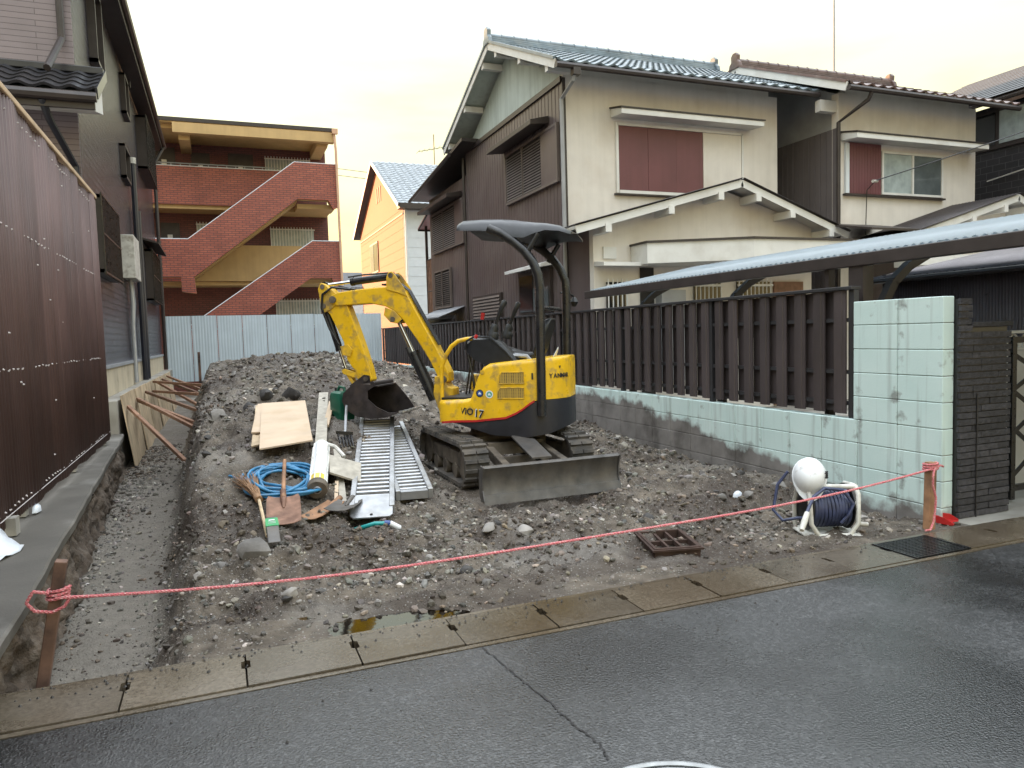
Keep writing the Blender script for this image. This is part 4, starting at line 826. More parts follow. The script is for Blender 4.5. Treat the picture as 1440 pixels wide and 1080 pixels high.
# ---- brown corrugated shed
S_ = thing('corrugated_shed', 'low dark brown corrugated shed behind the brick pillar', 'shed', (8, 5, 0))
for k in range(4): MB().sheet(wave(.74, .032, .006, 4), (7.0+.003*(k % 2), 3.3+k*.735, -.03), (0, 1, 0), (1, 0, 0), (0, 0, 1), 2.0).build('sheet', 'corrdark', S_, smooth=60, solid=.002)
box('wall', 'corrdark', S_, 7.02, 9.3, 6.22, 6.27, -.03, 2.05); box('wall', 'corrdark', S_, 9.25, 9.3, 3.3, 6.21, -.03, 2.3)
MB().sheet(wave(3.2, .076, .010, 6), (6.88, 3.2, 2.0), (0, 1, 0), (-.16, 0, 1), (.985, 0, .17), 2.4).build('roof', 'corrdark', S_, smooth=60, solid=.003)
MB().tube([(6.86, 3.2, 1.97), (6.86, 6.4, 1.97)], .03, 8).build('gutter', 'darktrim', S_, 40)
mb = MB(); r = random.Random(5)
for k in range(22): y, z = r.choice([3.6, 4.3, 5.0, 5.75])+r.uniform(-.03, .03), r.choice([.6, 1.2, 1.75]); mb.cyl((6.985, y, z), (6.975, y, z), .012, 6)
tag(mb.build('screw_caps', 'decal_dark', S_), kind='stuff')
# ---- gate and ornamental wall behind it
G = thing('folding_gate', 'black folding lattice gate beside the brick pillar', 'gate', (6.1, 4.05, 0))
for x in (5.93, 6.55): box('upright', 'black', G, x, x+.05, 4.03, 4.07, .03, 1.36)
box('top_bar', 'black', G, 5.982, 6.548, 4.035, 4.065, 1.31, 1.36); box('bottom_bar', 'black', G, 5.982, 6.548, 4.035, 4.065, .10, .15)
for k in range(3):
    for (a, b) in (((5.97, .2+k*.36), (6.56, .62+k*.30)), ((5.97, .62+k*.30), (6.56, .2+k*.36))): MB().beam((a[0], 4.05+.012*(b[1] > a[1]), a[1]), (b[0], 4.05+.012*(b[1] > a[1]), b[1]), .010, .035).build('lattice_bar', 'black', G)
O = thing('openwork_wall', 'low white wall with openwork fan block on top behind the gate', 'wall', (6.7, 4.55, 0))
box('wall', 'whitepaint', O, 6.42, 6.97, 4.50, 4.62, -.03, 1.22)
mb = MB().box(6.42, 6.97, 4.50, 4.62, 1.223, 1.245).box(6.42, 6.97, 4.50, 4.62, 1.375, 1.40).box(6.42, 6.46, 4.50, 4.62, 1.245, 1.375)
for k in range(3):
    for rr in (.04, .075): mb.tube([(6.54+k*.17+rr*math.cos(t*math.pi/8), 4.56, 1.245+rr*1.6*math.sin(t*math.pi/8)) for t in range(9)], .010, 6)
mb.build('openwork_block', 'whitepaint', O)
# ---- red-brick apartment block
P = thing('apartment_block', 'three-storey red brick apartment block with outside stairs and ochre roof band', 'apartment block', (0, 31, 0))
box('back_wall', 'redbrick_dark', P, -9, 4.28, 30.4, 35.0, -.3, 9.05)
for z in (3.75, 6.50): box('walkway', 'ochre', P, -9, 4.22, 29.3, 30.397, z-.14, z)
box('roof', 'ochre', P, -9.2, 4.32, 28.05, 35.2, 9.06, 9.2); box('fascia', 'ochre', P, -1.12, 4.30, 27.98, 28.30, 8.72, 9.058); box('ceiling', 'ochre', P, -9, 4.25, 28.31, 30.397, 8.92, 9.055)
box('roof_edge', 'darktrim', P, -9.2, 4.34, 28.0, 28.04, 9.10, 9.23)
box('beam', 'ochre', P, 3.7, 4.1, 28.31, 30.39, 8.62, 8.918); box('beam', 'ochre', P, -.95, -.6, 28.31, 30.39, 8.55, 8.918)
bw = box('balustrade', 'redbrick', P, -9, 2.9, 29.2, 29.36, 6.50, 7.84); box('coping', 'whitesiding', bw, -9, 2.9, 29.19, 29.37, 7.843, 7.87)
bw = box('balustrade', 'redbrick', P, -9, -.85, 29.2, 29.36, 3.75, 5.06)
for k in range(14): MB().tube([(-1.9+k*.31, 29.28, 7.84), (-1.9+k*.31, 29.28, 7.95)], .018, 6).build('rail_post', 'pipegrey', P)
MB().tube([(-2.2, 29.28, 7.96), (2.4, 29.28, 7.96)], .022, 6).build('handrail', 'pipegrey', P, 40)
up = [(-2.6, 5.09), (-.82, 5.10), (2.84, 7.92), (4.39, 7.91), (4.37, 6.40), (4.15, 6.30), (3.98, 6.61), (2.90, 6.62), (-.69, 3.81), (-.65, 3.24), (-1.11, 3.30), (-1.11, 3.81), (-2.6, 3.81)]
lo = [(-.9, 2.12), (3.36, 5.11), (4.40, 5.11), (4.40, 3.50), (4.1, 3.42), (3.98, 3.78), (3.25, 3.78), (.9, 2.10), (.3, 1.0), (-.9, 1.0)]
for poly in (up, lo):
    o = MB().prism(poly, 1, 27.95, 28.15).build('stair_parapet', 'redbrick', P)
    MB().prism([(p[0]*1.0, p[1]) for p in poly], 1, 28.152, 28.30).xf(Matrix.Translation((0, 0, 0))).build('stair_lining', 'ochre', o)
    a = 0 if poly is lo else 1
    MB().tube([(p[0], 28.0, p[1]+.012) for p in (poly[0:4] if poly is up else poly[0:3])], .022, 6).build('coping', 'whitesiding', o)
for (x0, z0, x1, z1) in ((-.7, 3.75, 2.9, 6.50), (-.7, 1.0, 2.9, 3.75)):
    MB().prism([(x0, z0+.02), (x1, z1+.06), (x1, z1+.22), (x0, z0+.2)], 1, 28.31, 29.18).build('stair_flight', 'ochre', P)
for z in (6.5, 3.75): box('landing', 'ochre', P, 2.9, 4.25, 28.31, 29.29, z-.16, z)
box('ochre_balustrade', 'ochre', P, -.845, 3.1, 29.2, 29.36, 3.76, 5.07)
for (x0, x1, z0, z1) in ((-1.9, -1.17, 6.5, 8.74), (-.62, .02, 6.5, 8.6), (.66, 1.56, 6.5, 8.66), (-1.8, -1.16, 3.75, 6.0)):
    o = box('door', 'darktrim', P, x0, x1, 30.34, 30.397, z0, z1); MB().box((x0+x1)/2-.10, (x0+x1)/2+.07, 30.332, 30.339, z1-.62, z1-.44).build('notice', 'signwhite', o)
for (x0, x1, z0, z1) in ((2.0, 3.66, 7.7, 8.57), (2.07, 3.70, 4.95, 5.88), (2.14, 3.85, 2.1, 3.10), (-.56, -.18, 5.2, 6.0)):
    o = box('window', 'curtain', P, x0, x1, 30.35, 30.397, z0, z1)
    for k in range(int((x1-x0)/.11)+1): MB().box(x0+k*.11-.012, x0+k*.11+.012, 30.25, 30.27, z0-.05, z1+.05).build('bar', 'whitepaint', o)
    for z in (z0, z1-.06): MB().box(x0-.03, x1+.03, 30.247, 30.273, z, z+.035).build('bar', 'whitepaint', o)
pipe(P, [(4.30, 27.93, 9.0), (4.33, 27.90, 8.4), (4.36, 27.90, 1.0)], .045, 'pipepink'); box('rain_hopper', 'pipepink', P, 4.22, 4.42, 27.82, 27.97, 9.0, 9.18)
# ---- orange house
Q = thing('orange_gabled_house', 'house with sunlit orange gable wall and grey tiled roof behind the digger', 'house', (11, 40, 0))
xo, y0, y1, ze, yr, zr = 8.5, 35.1, 46.6, 7.95, 40.6, 11.0
MB().prism([(y0, -.3), (y1, -.3), (y1, ze), (yr, zr), (y0, ze)], 0, xo, xo+.2).build('gable_wall', 'orange', Q); box('front_wall', 'whitesiding', Q, xo+.003, 16, y0-.02, y0+.15, -.3, ze)
box('far_wall', 'whitesiding', Q, 15.8, 16, y0+.16, y1, -.3, ze); box('rear_wall', 'whitesiding', Q, xo+.21, 15.79, y1-.16, y1, -.3, ze)
for k in range(20): MB().box(xo-.012, xo, y0+.05, y1-.05, .3+k*.46, .312+k*.46).build('siding_joint', 'orange', Q) if .3+k*.46 < ze else None
box('belt_course', 'darktrim', Q, xo-.04, xo-.001, y0, y1, ze-.55, ze-.48)
for k in range(17): MB().box(xo, 16, y0-.032, y0-.02, .3+k*.46, .325+k*.46).build('siding_joint', 'whitesiding', Q)
for a in ((y0-.55, ze-.27), (y1+.5, ze-.27)):
    roof_slab(Q, a, (yr, zr+.02), xo-.35, 16.3, 'slate', .08); MB().beam((xo-.37, a[0], a[1]+.03), (xo-.37, yr, zr+.05), .03, .2).build('bargeboard', 'whitepaint', Q)
tg = tile_mesh(.33, .36, 'tilegrey'); mbt = MB()
dy, dz = yr-(y0-.55), zr-(ze-.27); Lr = math.hypot(dy, dz); an = math.atan2(dz, dy); nrw = int(Lr/.34); tv = [v.co.copy() for v in tg.vertices]; tf = [tuple(p.vertices) for p in tg.polygons]
for i in range(nrw):
    for k in range(23):
        M4 = Matrix.Translation((xo-.2+k*.33, y0-.55+dy*i*.34/Lr, ze-.27+.13+dz*i*.34/Lr+.01*(k % 2))) @ Matrix.Rotation(an, 4, 'X'); mbt.add([M4 @ v for v in tv], tf)
tag(mbt.build('roof_tiles', 'tilegrey', Q, 50), kind='stuff')
box('eave_box', 'darktrim', Q, xo-.3, 16, y0-.62, y0-.02, ze-.36, ze-.12); pipe(Q, [(xo+.08, y0-.1, ze-.3), (xo+.08, y0-.1, 0)], .06, 'whitepaint')
o = box('window', 'darktrim', Q, xo-.06, xo-.003, 41.2, 43.4, 5.2, 6.9); MB().box(xo-.075, xo-.062, 41.3, 42.2, 5.3, 6.8).build('pane', 'glassdark', o); MB().box(xo-.075, xo-.062, 42.3, 43.3, 5.3, 6.8).build('pane', 'glass', o)
for k in range(3): box('gable_vent', 'darktrim', Q, xo-.03, xo-.003, 40.0+k*.5, 40.15+k*.5, 8.9, 9.7)
an_ = thing('roof_aerial', 'television aerial on a thin mast above the orange house', 'aerial', (14, 47, 0))
MB().cyl((13.0, 45, 6), (13.0, 45, 14.0), .03, 6).build('mast', 'darktrim', an_)
MB().tube([(12.0, 45, 12.9), (14.0, 45.3, 13.4)], .02, 5).build('boom', 'darktrim', an_)
for k in range(7): MB().tube([(12.0+k*.33, 44.6, 12.9+k*.083), (12.0+k*.33, 45.5, 12.9+k*.083)], .012, 5).build('element', 'darktrim', an_)
for k, z in enumerate((12.2, 11.8)): tag(MB().tube([(3+t*14, 46, z-t*.9-.5*t*(1-t)) for t in [i/10 for i in range(11)]], .018, 5).build('power_line', 'darktrim'), ('upper' if k == 0 else 'lower')+' of two power lines crossing the sky above the orange house', 'power line')
bx = thing('pale_far_house', 'pale low house wall seen far off between the apartments and the orange house', 'house', (7, 52, 0)); box('wall', 'whitesiding', bx, 5.5, 11.5, 50, 56, -.3, 4.9); MB().prism([(49.5, 4.9), (53, 6.2), (56.5, 4.9)], 0, 5.2, 11.8).build('roof', 'slate', bx)
# ---- left house
E_ = thing('mauve_house', 'tall house on the left with glossy purple-brown siding and black eaves', 'house', (-5, 18, 0))
xw, yf, yb, ze = -1.6, 11.5, 24.2, 7.25
box('side_wall', 'leftsiding', E_, xw-.2, xw, yf, yb, 1.19, ze); box('front_wall', 'leftfront', E_, -9, xw-.003, yf-.03, yf+.17, .3, ze+2.6); box('rear_wall', 'leftsiding', E_, -9, xw-.203, yb-.2, yb, 1.19, ze)
box('foundation', 'found', E_, -9, xw+.03, yf+.02, yb-.05, .742, 1.185); box('drip_edge', 'pipegrey', E_, xw+.002, xw+.05, yf, yb, 1.165, 1.215)
MB().prism([(xw+.32, ze+.02), (-5.4, ze+1.9), (-9.4, ze+.05), (-9.4, ze+.18), (-5.4, ze+2.05), (xw+.36, ze+.17)], 1, 10.9, yb+.35).build('roof', 'tileblack', E_)
box('soffit', 'darktrim', E_, xw+.002, xw+.31, 10.95, yb+.3, ze-.02, ze+.06)
MB().tube([(xw+.37, 10.9, ze+.12), (xw+.37, yb+.35, ze+.10)], .065, 8).build('gutter', 'darktrim', E_, 40); box('fascia', 'darktrim', E_, xw+.30, xw+.335, 10.9, yb+.35, ze-.04, ze+.20)
# skirt roof over the ground floor
tk = tile_mesh(.27, .27, 'tileblack'); tile_roof(E_, tk, -6.0, -1.27, (10.62, 4.66), (11.48, 5.14))
MB().prism([(10.55, 4.56), (11.468, 5.08), (11.468, 4.62), (10.65, 4.44)], 0, -6.0, -1.30).build('skirt_soffit', 'whitepaint', E_)
MB().tube([(-6.0, 10.50, 4.58), (-1.25, 10.50, 4.56)], .06, 8).build('skirt_gutter', 'darktrim', E_, 40); box('skirt_fascia', 'darktrim', E_, -6, -1.28, 10.55, 10.60, 4.43, 4.64)
MB().beam((-1.26, 10.6, 4.64), (-1.26, 11.6, 5.18), .03, .14).build('skirt_verge', 'tileblack', E_); box('skirt_ridge', 'tileblack', E_, -6, -1.26, 11.38, 11.468, 5.13, 5.22, .01)
pipe(E_, [(-1.72, yf-.10, ze), (-1.72, yf-.10, 5.55), (-1.80, 10.75, 4.95)], .045, 'darktrim'); pipe(E_, [(-1.85, 10.55, 4.52), (-1.80, 10.7, 4.3), (-1.66, yf-.10, 3.9), (-1.66, yf-.10, 1)], .045, 'pipenavy')
def lwin(y0, y1, z0, z1, d=.10, name='window', grille=False):
    o = MB().box(xw+.002, xw+d, y0, y1, z0, z0+.05).box(xw+.002, xw+d, y0, y1, z1-.05, z1).box(xw+.002, xw+d, y0, y0+.05, z0, z1).box(xw+.002, xw+d, y1-.05, y1, z0, z1).build(name, 'darktrim', E_)
    MB().box(xw+.003, xw+.03, y0+.05, y1-.05, z0+.05, z1-.05).build('pane', 'glassdark', o)
    if grille:
        n = int((y1-y0)/.13)
        for k in range(n+1): MB().box(xw+d, xw+d+.02, y0+k*(y1-y0)/n-.012, y0+k*(y1-y0)/n+.012, z0-.03, z1+.03).build('grille_bar', 'black', o)
        for z in (z0, (z0+z1)/2, z1): MB().box(xw+d-.008, xw+d+.024, y0-.02, y1+.02, z-.012, z+.012).build('grille_rail', 'black', o)
lwin(11.95, 13.9, 2.55, 3.65, .14, grille=True); lwin(17.0, 17.7, 6.2, 7.0); lwin(16.2, 17.1, 4.75, 5.4); lwin(20.0, 22.6, 5.75, 7.0, .22, grille=True); lwin(20.3, 22.8, 2.6, 3.85, .16, grille=True); lwin(12.9, 13.7, 5.8, 7.0, .12)
MB().prism([(xw, 4.05), (xw+.35, 3.95), (xw+.35, 3.99), (xw, 4.10)], 1, 20.0, 22.9).build('hood', 'darktrim', E_)
MB().cyl((xw, 17.9, 7.05), (xw+.12, 17.9, 7.05), .07, 12).build('vent_cap', 'darktrim', E_)
mbx = box('meter_box', 'offwhite', E_, xw+.002, xw+.22, 15.4, 16.4, 2.75, 3.55, .01)
for k, y in enumerate((15.8, 15.95, 16.15)): pipe(E_, [(xw+.08, y, 2.75), (xw+.09, y+.02*k, 2.3), (xw+.06, 15.9+.12*k, 1.9), (xw+.06, 15.9+.12*k, .78)], .022+.004*k, ('pipegrey', 'offwhite', 'pipegrey')[k], 'conduit')
pipe(E_, [(xw+.10, 17.5, .76), (xw+.10, 17.5, 5.0), (xw+.10, 17.5, 5.3)], .055, 'pipenavy', 'vent_pipe'); pipe(E_, [(xw+.10, 18.0, .76), (xw+.10, 18.0, 4.4)], .06, 'pipenavy', 'vent_pipe'); MB().cyl((xw+.10, 17.5, 5.3), (xw+.10, 17.5, 5.42), .07, 12).build('vent_cap', 'offwhite', E_)
pipe(E_, [(xw+.36, yb+.1, ze+.05), (xw+.10, yb-.1, ze-.5), (xw+.10, yb-.1, .78)], .05, 'darktrim')
# ================================================================ mini digger
ZG = .115; HD = R(-53)
EX = thing('mini_excavator', 'yellow mini digger with black canopy, its bucket resting above the alloy ramps', 'excavator', (2.6, 6.95, ZG))
# -- undercarriage, aligned with the plot (local axes = world axes)
def LB(mb, name, ma, parent=EX, **k): return mb.build(name, ma, parent, local=True, **k)
def track(xc):
    n = 64; hl, rr, zc = .60, .195, .215; pts = []; half = hl; per = 4*half+2*math.pi*rr
    def at(s):
        s %= per
        if s < 2*half: return (half-s, zc+rr, (0, 1))
        s -= 2*half
        if s < math.pi*rr: a = s/rr; return (-half-rr*math.sin(a), zc+rr*math.cos(a), (-math.sin(a), math.cos(a)))
        s -= math.pi*rr
        if s < 2*half: return (-half+s, zc-rr, (0, -1))
        s -= 2*half; a = s/rr; return (half+rr*math.sin(a), zc-rr*math.cos(a), (math.sin(a), -math.cos(a)))
    rings = []
    for k in range(n+1):
        y, z, nv = at(per*k/n); y2, z2 = y-nv[0]*.03, z-nv[1]*.03
        rings.append([(xc-.115, y, z), (xc+.115, y, z), (xc+.115, y2, z2), (xc-.115, y2, z2)])
    o = LB(MB().loft(rings, cap=False), 'track', 'rubber')
    mb = MB(); nl = 46
    for k in range(nl):
        y, z, nv = at(per*(k+.5)/nl); t = (-nv[1], nv[0])
        for sx, sgn in ((-.115, 1), (.005, -1)):
            q = []
            for dn in (0, .022):
                for du in (-.019+.004*(dn > 0), .019-.004*(dn > 0)): q.append((y+nv[0]*dn+t[0]*du, z+nv[1]*dn+t[1]*du))
            x0, x1 = xc+sx, xc+sx+.11
            mb.add([(x0, *q[0]), (x0, *q[1]), (x0, *q[3]), (x0, *q[2]), (x1, *q[0]), (x1, *q[1]), (x1, *q[3]), (x1, *q[2])], [(0,1,2,3),(7,6,5,4),(0,4,5,1),(1,5,6,2),(2,6,7,3),(3,7,4,0)])
    mb.build('tread_lugs', 'rubber', o, local=True)
    for y, r in ((-.60, .15), (.60, .15)): LB(MB().cyl((xc-.07, y, zc), (xc+.07, y, zc), r, 20), 'sprocket' if y > 0 else 'idler', 'muddy', smooth=40)
    for k in range(3): LB(MB().cyl((xc-.07, -.32+k*.32, .115), (xc+.07, -.32+k*.32, .115), .075, 16), 'roller', 'muddy', smooth=40)
    LB(MB().box(xc-.06, xc+.06, -.50, .50, .16, .30), 'track_frame', 'muddy', bevel=.015)
track(-.525); track(.525)
LB(MB().box(-.40, .40, -.22, .22, .22, .40).box(-.28, .28, -.42, -.22, .24, .36).cyl((0, 0, .38), (0, 0, .475), .30, 28), 'car_body', 'muddy', smooth=40)
# blade: curved mould board across the front of the tracks
prof = [(-1.285, .0), (-1.262, .05), (-1.242, .12), (-1.243, .19), (-1.262, .255), (-1.282, .287), (-1.272, .302), (-1.250, .305), (-1.225, .26), (-1.205, .19), (-1.204, .12), (-1.225, .05), (-1.250, .0)]
bl = LB(MB().prism(prof, 0, -.64, .64), 'blade', 'bladesteel', smooth=35); LB(MB().prism([(-1.300, -.015), (-1.274, .062), (-1.264, .062), (-1.286, -.015)], 0, -.642, .642), 'cutting_edge', 'bladesteel', bl)
for s in (-1, 1): LB(MB().prism([(-1.292, .02), (-1.22, .0), (-1.17, .06), (-1.18, .24), (-1.22, .305), (-1.288, .295), (-1.262, .2), (-1.258, .1)], 0, .640*s-.006, .640*s+.006), 'end_plate', 'bladesteel', bl)
for s in (-1, 1): LB(MB().beam((.26*s, -.30, .30), (.30*s, -1.20, .13), .07, .10), 'blade_arm', 'muddy', bevel=.01)
LB(MB().beam((-.27, -.62, .22), (.27, -.62, .22), .06, .07), 'blade_cross_member', 'muddy')
LB(MB().cyl((.02, -.34, .40), (.02, -.72, .30), .045, 14).cyl((.02, -.72, .30), (.02, -1.18, .17), .022, 12), 'blade_cylinder', 'black', smooth=40); LB(MB().add([(-.10, -.55, .42), (.09, -.55, .42), (.10, -1.02, .28), (-.09, -1.02, .28), (-.10, -.55, .435), (.09, -.55, .435), (.10, -1.02, .295), (-.09, -1.02, .295)], [(0,3,2,1),(4,5,6,7),(0,1,5,4),(1,2,6,5),(2,3,7,6),(3,0,4,7)]), 'cylinder_guard', 'bladesteel')
# -- upper structure: local frame s forward, l to the operator's left, z up
fw2 = Vector((math.sin(HD), math.cos(HD), 0)); lf2 = Vector((-fw2.y, fw2.x, 0))
UM = Matrix(((fw2.x, lf2.x, 0, 0), (fw2.y, lf2.y, 0, 0), (0, 0, 1, 0), (0, 0, 0, 1)))
def UB(mb, name, ma, parent=EX, **k): return mb.xf(UM).build(name, ma, parent, local=True, **k)
def interp(x, tab):
    if x >= tab[0][0]: return tab[0][1]
    for (a, b), (c, d) in zip(tab, tab[1:]):
        if x >= c: return b+(d-b)*(x-a)/(c-a)
    return tab[-1][1]
def width(s):
    if s > .40: return .485-.05*((s-.40)/.08)**2
    if s > -.40: return .485
    return max(.10, .485*math.sqrt(max(0., 1-((-.40-s)/.372)**2)))
BOT = [(.50, .56), (.30, .545), (-.07, .43), (-.40, .415), (-.60, .44), (-.76, .50)]
RED = [(.50, .545), (.34, .56), (.10, .565), (-.20, .595), (-.33, .65), (-.44, .73), (-.50, .765), (-.76, .765)]
TOP = [(.50, .765), (.20, .775), (.145, .79), (.115, .86), (.085, .95), (.05, 1.03), (.01, 1.085), (-.05, 1.115), (-.20, 1.13), (-.53, 1.155), (-.76, 1.165)]
ss = [.48, .45, .42, .38, .34, .28, .22, .17, .145, .115, .10, .085, .065, .05, .03, .01, -.02, -.05, -.10, -.20, -.30, -.36, -.40, -.44, -.48, -.52, -.56, -.60, -.64, -.67, -.70, -.725, -.742, -.752]
def ring(s, zb, zt, g=0., c=.045):
    w = width(s)+g; c = min(c, (zt-zb)*.45, w*.6)
    R_ = [(s, w, zb+.004), (s, w, zt-c)]
    for k in range(1, 4): a = k*math.pi/8; R_.append((s, w-c+c*math.cos(a), zt-c+c*math.sin(a)))
    R_ += [(s, w-c, zt), (s, -w+c, zt)]
    for k in range(3, 0, -1): a = k*math.pi/8; R_.append((s, -(w-c+c*math.cos(a)), zt-c+c*math.sin(a)))
    return R_+[(s, -w, zt-c), (s, -w, zb+.004)]
body = UB(MB().loft([ring(s, interp(s, RED), interp(s, TOP)) for s in ss]), 'body', 'yellow', smooth=38)
ss2 = [s for s in ss if s <= .40]
UB(MB().loft([ring(s, interp(s, BOT), interp(s, RED), -.004, .01) for s in ss2]), 'counterweight', 'navy', smooth=38)
def band(z0, z1, g, name, ma, s0, s1, tab):
    rr = [s for s in ss if s1 <= s <= s0]; a = []; b = []
    for s in rr: z = interp(s, tab); a.append((s, width(s)+g, z+z0)); b.append((s, width(s)+g, z+z1))
    n = len(a); return UB(MB().add(a+b, [(i, i+1, n+i+1, n+i) for i in range(n-1)]), name, ma, body, solid=.003)
band(-.004, .016, .002, 'red_stripe', 'red', .46, -.50, RED)
# vents, decals, lettering on the near side
def sideM(s, z, l=.4895, rot=0.):
    x = -fw2; zz = lf2; y = Vector((0, 0, 1)); p = fw2*s+lf2*l+Vector((0, 0, z)); M3 = Matrix(((x.x, y.x, zz.x, p.x), (x.y, y.y, zz.y, p.y), (x.z, y.z, zz.z, p.z), (0, 0, 0, 1)))
    return M3 @ Matrix.Rotation(rot, 4, 'Z')
def meshmat():
    M = Mat('perforated_vent', .6); c = M.mix(M.rng(M.vor(75, rnd=0.), .30, .42, 0, 1), (.012, .010, .008), (.40, .26, .05)); M.color(c); return M.m
m['vent'] = meshmat()
for (a, b, z0, z1) in ((-.145, -.385, .925, 1.03), (-.125, -.385, .785, .885)):
    UB(MB().prism([(a, z0), (b, z0), (b, z1), (a-.03, z1), (a-.008, z1-.03)], 1, .4855, .489), 'vent_mesh', 'vent', body)
    UB(MB().tube([(a, .487, z0), (b, .487, z0), (b, .487, z1), (a-.03, .487, z1), (a-.006, .487, z1-.03)], .006, 6, closed=True), 'vent_frame', 'yellow_worn', body, smooth=40)
for (s, z, q) in ((.05, .835, 'decal_blue'), (-.045, .825, 'decal_green')):
    d_ = UB(MB().prism([(s+.037*math.cos(t*math.pi/12), z+.037*math.sin(t*math.pi/12)) for t in range(24)], 1, .4856, .4866), 'round_decal', 'decal_dark' if q == 'decal_blue' else 'white', body)
    UB(MB().prism([(s+.027*math.cos(t*math.pi/12), z+.027*math.sin(t*math.pi/12)) for t in range(24)], 1, .4867, .4872), 'decal_centre', q, d_)
    UB(MB().prism([(s+.016, z-.01), (s-.016, z-.01), (s-.010, z+.004), (s, z+.014), (s+.012, z+.004)], 1, .4873, .4877), 'decal_symbol', 'white', d_)
text('model_lettering', 'ViO', .085, 'decal_dark', body, sideM(.185, .662) @ Matrix(((1, .22, 0, 0), (0, 1, 0, 0), (0, 0, 1, 0), (0, 0, 0, 1))))
text('model_number', '17', .105, 'white', body, sideM(.068, .640) @ Matrix(((1, .25, 0, 0), (0, 1, 0, 0), (0, 0, 1, 0), (0, 0, 0, 1))), .001)
text('model_number_outline', '17', .098, 'decal_dark', body, sideM(.064, .637, .4915) @ Matrix(((1, .25, 0, 0), (0, 1, 0, 0), (0, 0, 1, 0), (0, 0, 0, 1))), .001)
for (s, z) in ((.335, .63), (.02, 1.035)): UB(MB().cyl((s, .484, z), (s, .489, z), .022, 16), 'bolt_cap', 'yellow_worn', body, smooth=30)
UB(MB().box(-.46, -.475, .484, .488, .96, 1.02), 'latch', 'decal_dark', body)
def rearM(s, z):                                  # on the rounded rear corner, turned to follow it
    e = .004; w0, w1 = width(s+e), width(s-e); t = Vector((fw2*(-2*e)+lf2*(w1-w0))).normalized(); nrm_ = t.cross(Vector((0, 0, 1)))*1.; p = fw2*s+lf2*(width(s))+Vector((0, 0, z))
    if nrm_.dot(lf2-fw2) < 0: nrm_ = -nrm_
    p = p+nrm_*.004; y = Vector((0, 0, 1)); return Matrix(((t.x, y.x, nrm_.x, p.x), (t.y, y.y, nrm_.y, p.y), (t.z, y.z, nrm_.z, p.z), (0, 0, 0, 1)))
for k, ch in enumerate('YANMAR'): text('maker_lettering', ch, .06, 'decal_dark', body, rearM([-.622, -.656, -.684, -.706, -.724, -.737][k], .985))
text('maker_emblem', 'v', .05, 'decal_dark', body, rearM(-.69, 1.07)); 
# floor, console, seat
UB(MB().box(.12, .47, -.44, .40, .772, .79), 'floor_mat', 'plastic')
UB(MB().box(.12, .45, -.47, -.43, .78, .97), 'far_side_panel', 'yellow_worn', bevel=.02)
con = UB(MB().loft([[(s, l0, z0), (s, l1, z0), (s, l1, z1-.03), (s, l1-.04, z1), (s, l0+.04, z1), (s, l0, z1-.03)] for (s, l0, l1, z0, z1) in ((.21, .17, .36, 1.23, 1.33), (.13, .14, .38, 1.15, 1.37), (-.02, .14, .38, 1.08, 1.37), (-.13, .14, .38, 1.04, 1.30), (-.25, .14, .38, 1.04, 1.17), (-.34, .16, .36, 1.04, 1.08))]), 'console', 'plastic', smooth=35)
UB(MB().tube([(.225, .37, 1.25), (.20, .375, 1.335), (.12, .38, 1.375), (-.04, .38, 1.36), (-.19, .38, 1.22), (-.31, .38, 1.08)], .011, 8), 'console_rim', 'plastic', con, smooth=40)
UB(MB().loft([[(s, l0, z0), (s, l1, z0), (s, l1, z1-.03), (s, l1-.04, z1), (s, l0+.04, z1), (s, l0, z1-.03)] for (s, l0, l1, z0, z1) in ((.14, -.38, -.17, 1.0, 1.22), (-.02, -.38, -.15, 1.0, 1.26), (-.2, -.38, -.15, 1.0, 1.2), (-.34, -.36, -.16, 1.0, 1.07))]), 'console', 'plastic', smooth=35)
for l in (.26, -.26):
    j = UB(MB().tube([(-.02, l, 1.34), (-.03, l, 1.39), (-.035, l, 1.42), (-.045, l, 1.45), (-.055, l, 1.49)], [.055, .060, .042, .046, .026], 12), 'joystick_boot', 'plastic', smooth=40)
    UB(MB().tube([(-.055, l, 1.47), (-.085, l, 1.55), (-.12, l, 1.63), (-.155, l, 1.695), (-.165, l, 1.71)], [.014, .018, .024, .030, .018], 10), 'joystick_handle', 'plastic', j, smooth=40)
lv = UB(MB().tube([(.12, .30, 1.34), (.06, .30, 1.54)], .006, 6), 'lock_lever', 'black'); UB(MB().tube([(.062, .30, 1.535), (.05, .30, 1.60)], [.017, .02], 10), 'knob', 'red', lv, smooth=40)
UB(MB().cyl((.11, .385, 1.36), (.09, .385, 1.385), .018, 10), 'red_button', 'red', con)
for l in (-.06, .04): UB(MB().tube([(.34, l, .79), (.30, l, 1.0), (.26, l, 1.28), (.20, l, 1.36)], .010, 8), 'travel_lever', 'black', smooth=40)
UB(MB().tube([(.14, .33, .80), (.17, .33, 1.02), (.21, .32, 1.20)], .014, 8), 'console_stay', 'black', smooth=40)
st = UB(MB().loft([[(s, -.20, z), (s, .20, z), (s-.01, .20, z+.08), (s-.01, -.20, z+.08)] for s, z in ((-.02, 1.14), (-.10, 1.14), (-.30, 1.12), (-.42, 1.13))]), 'seat', 'plastic', bevel=.025)
UB(MB().loft([[(s, -h, z), (s-.075, -h*.9, z+.015), (s-.075, h*.9, z+.015), (s, h, z)] for s, z, h in ((-.385, 1.16, .19), (-.42, 1.25, .205), (-.455, 1.36, .20), (-.485, 1.45, .17), (-.51, 1.52, .11))]), 'seat_back', 'plastic', st, smooth=60, bevel=.02)
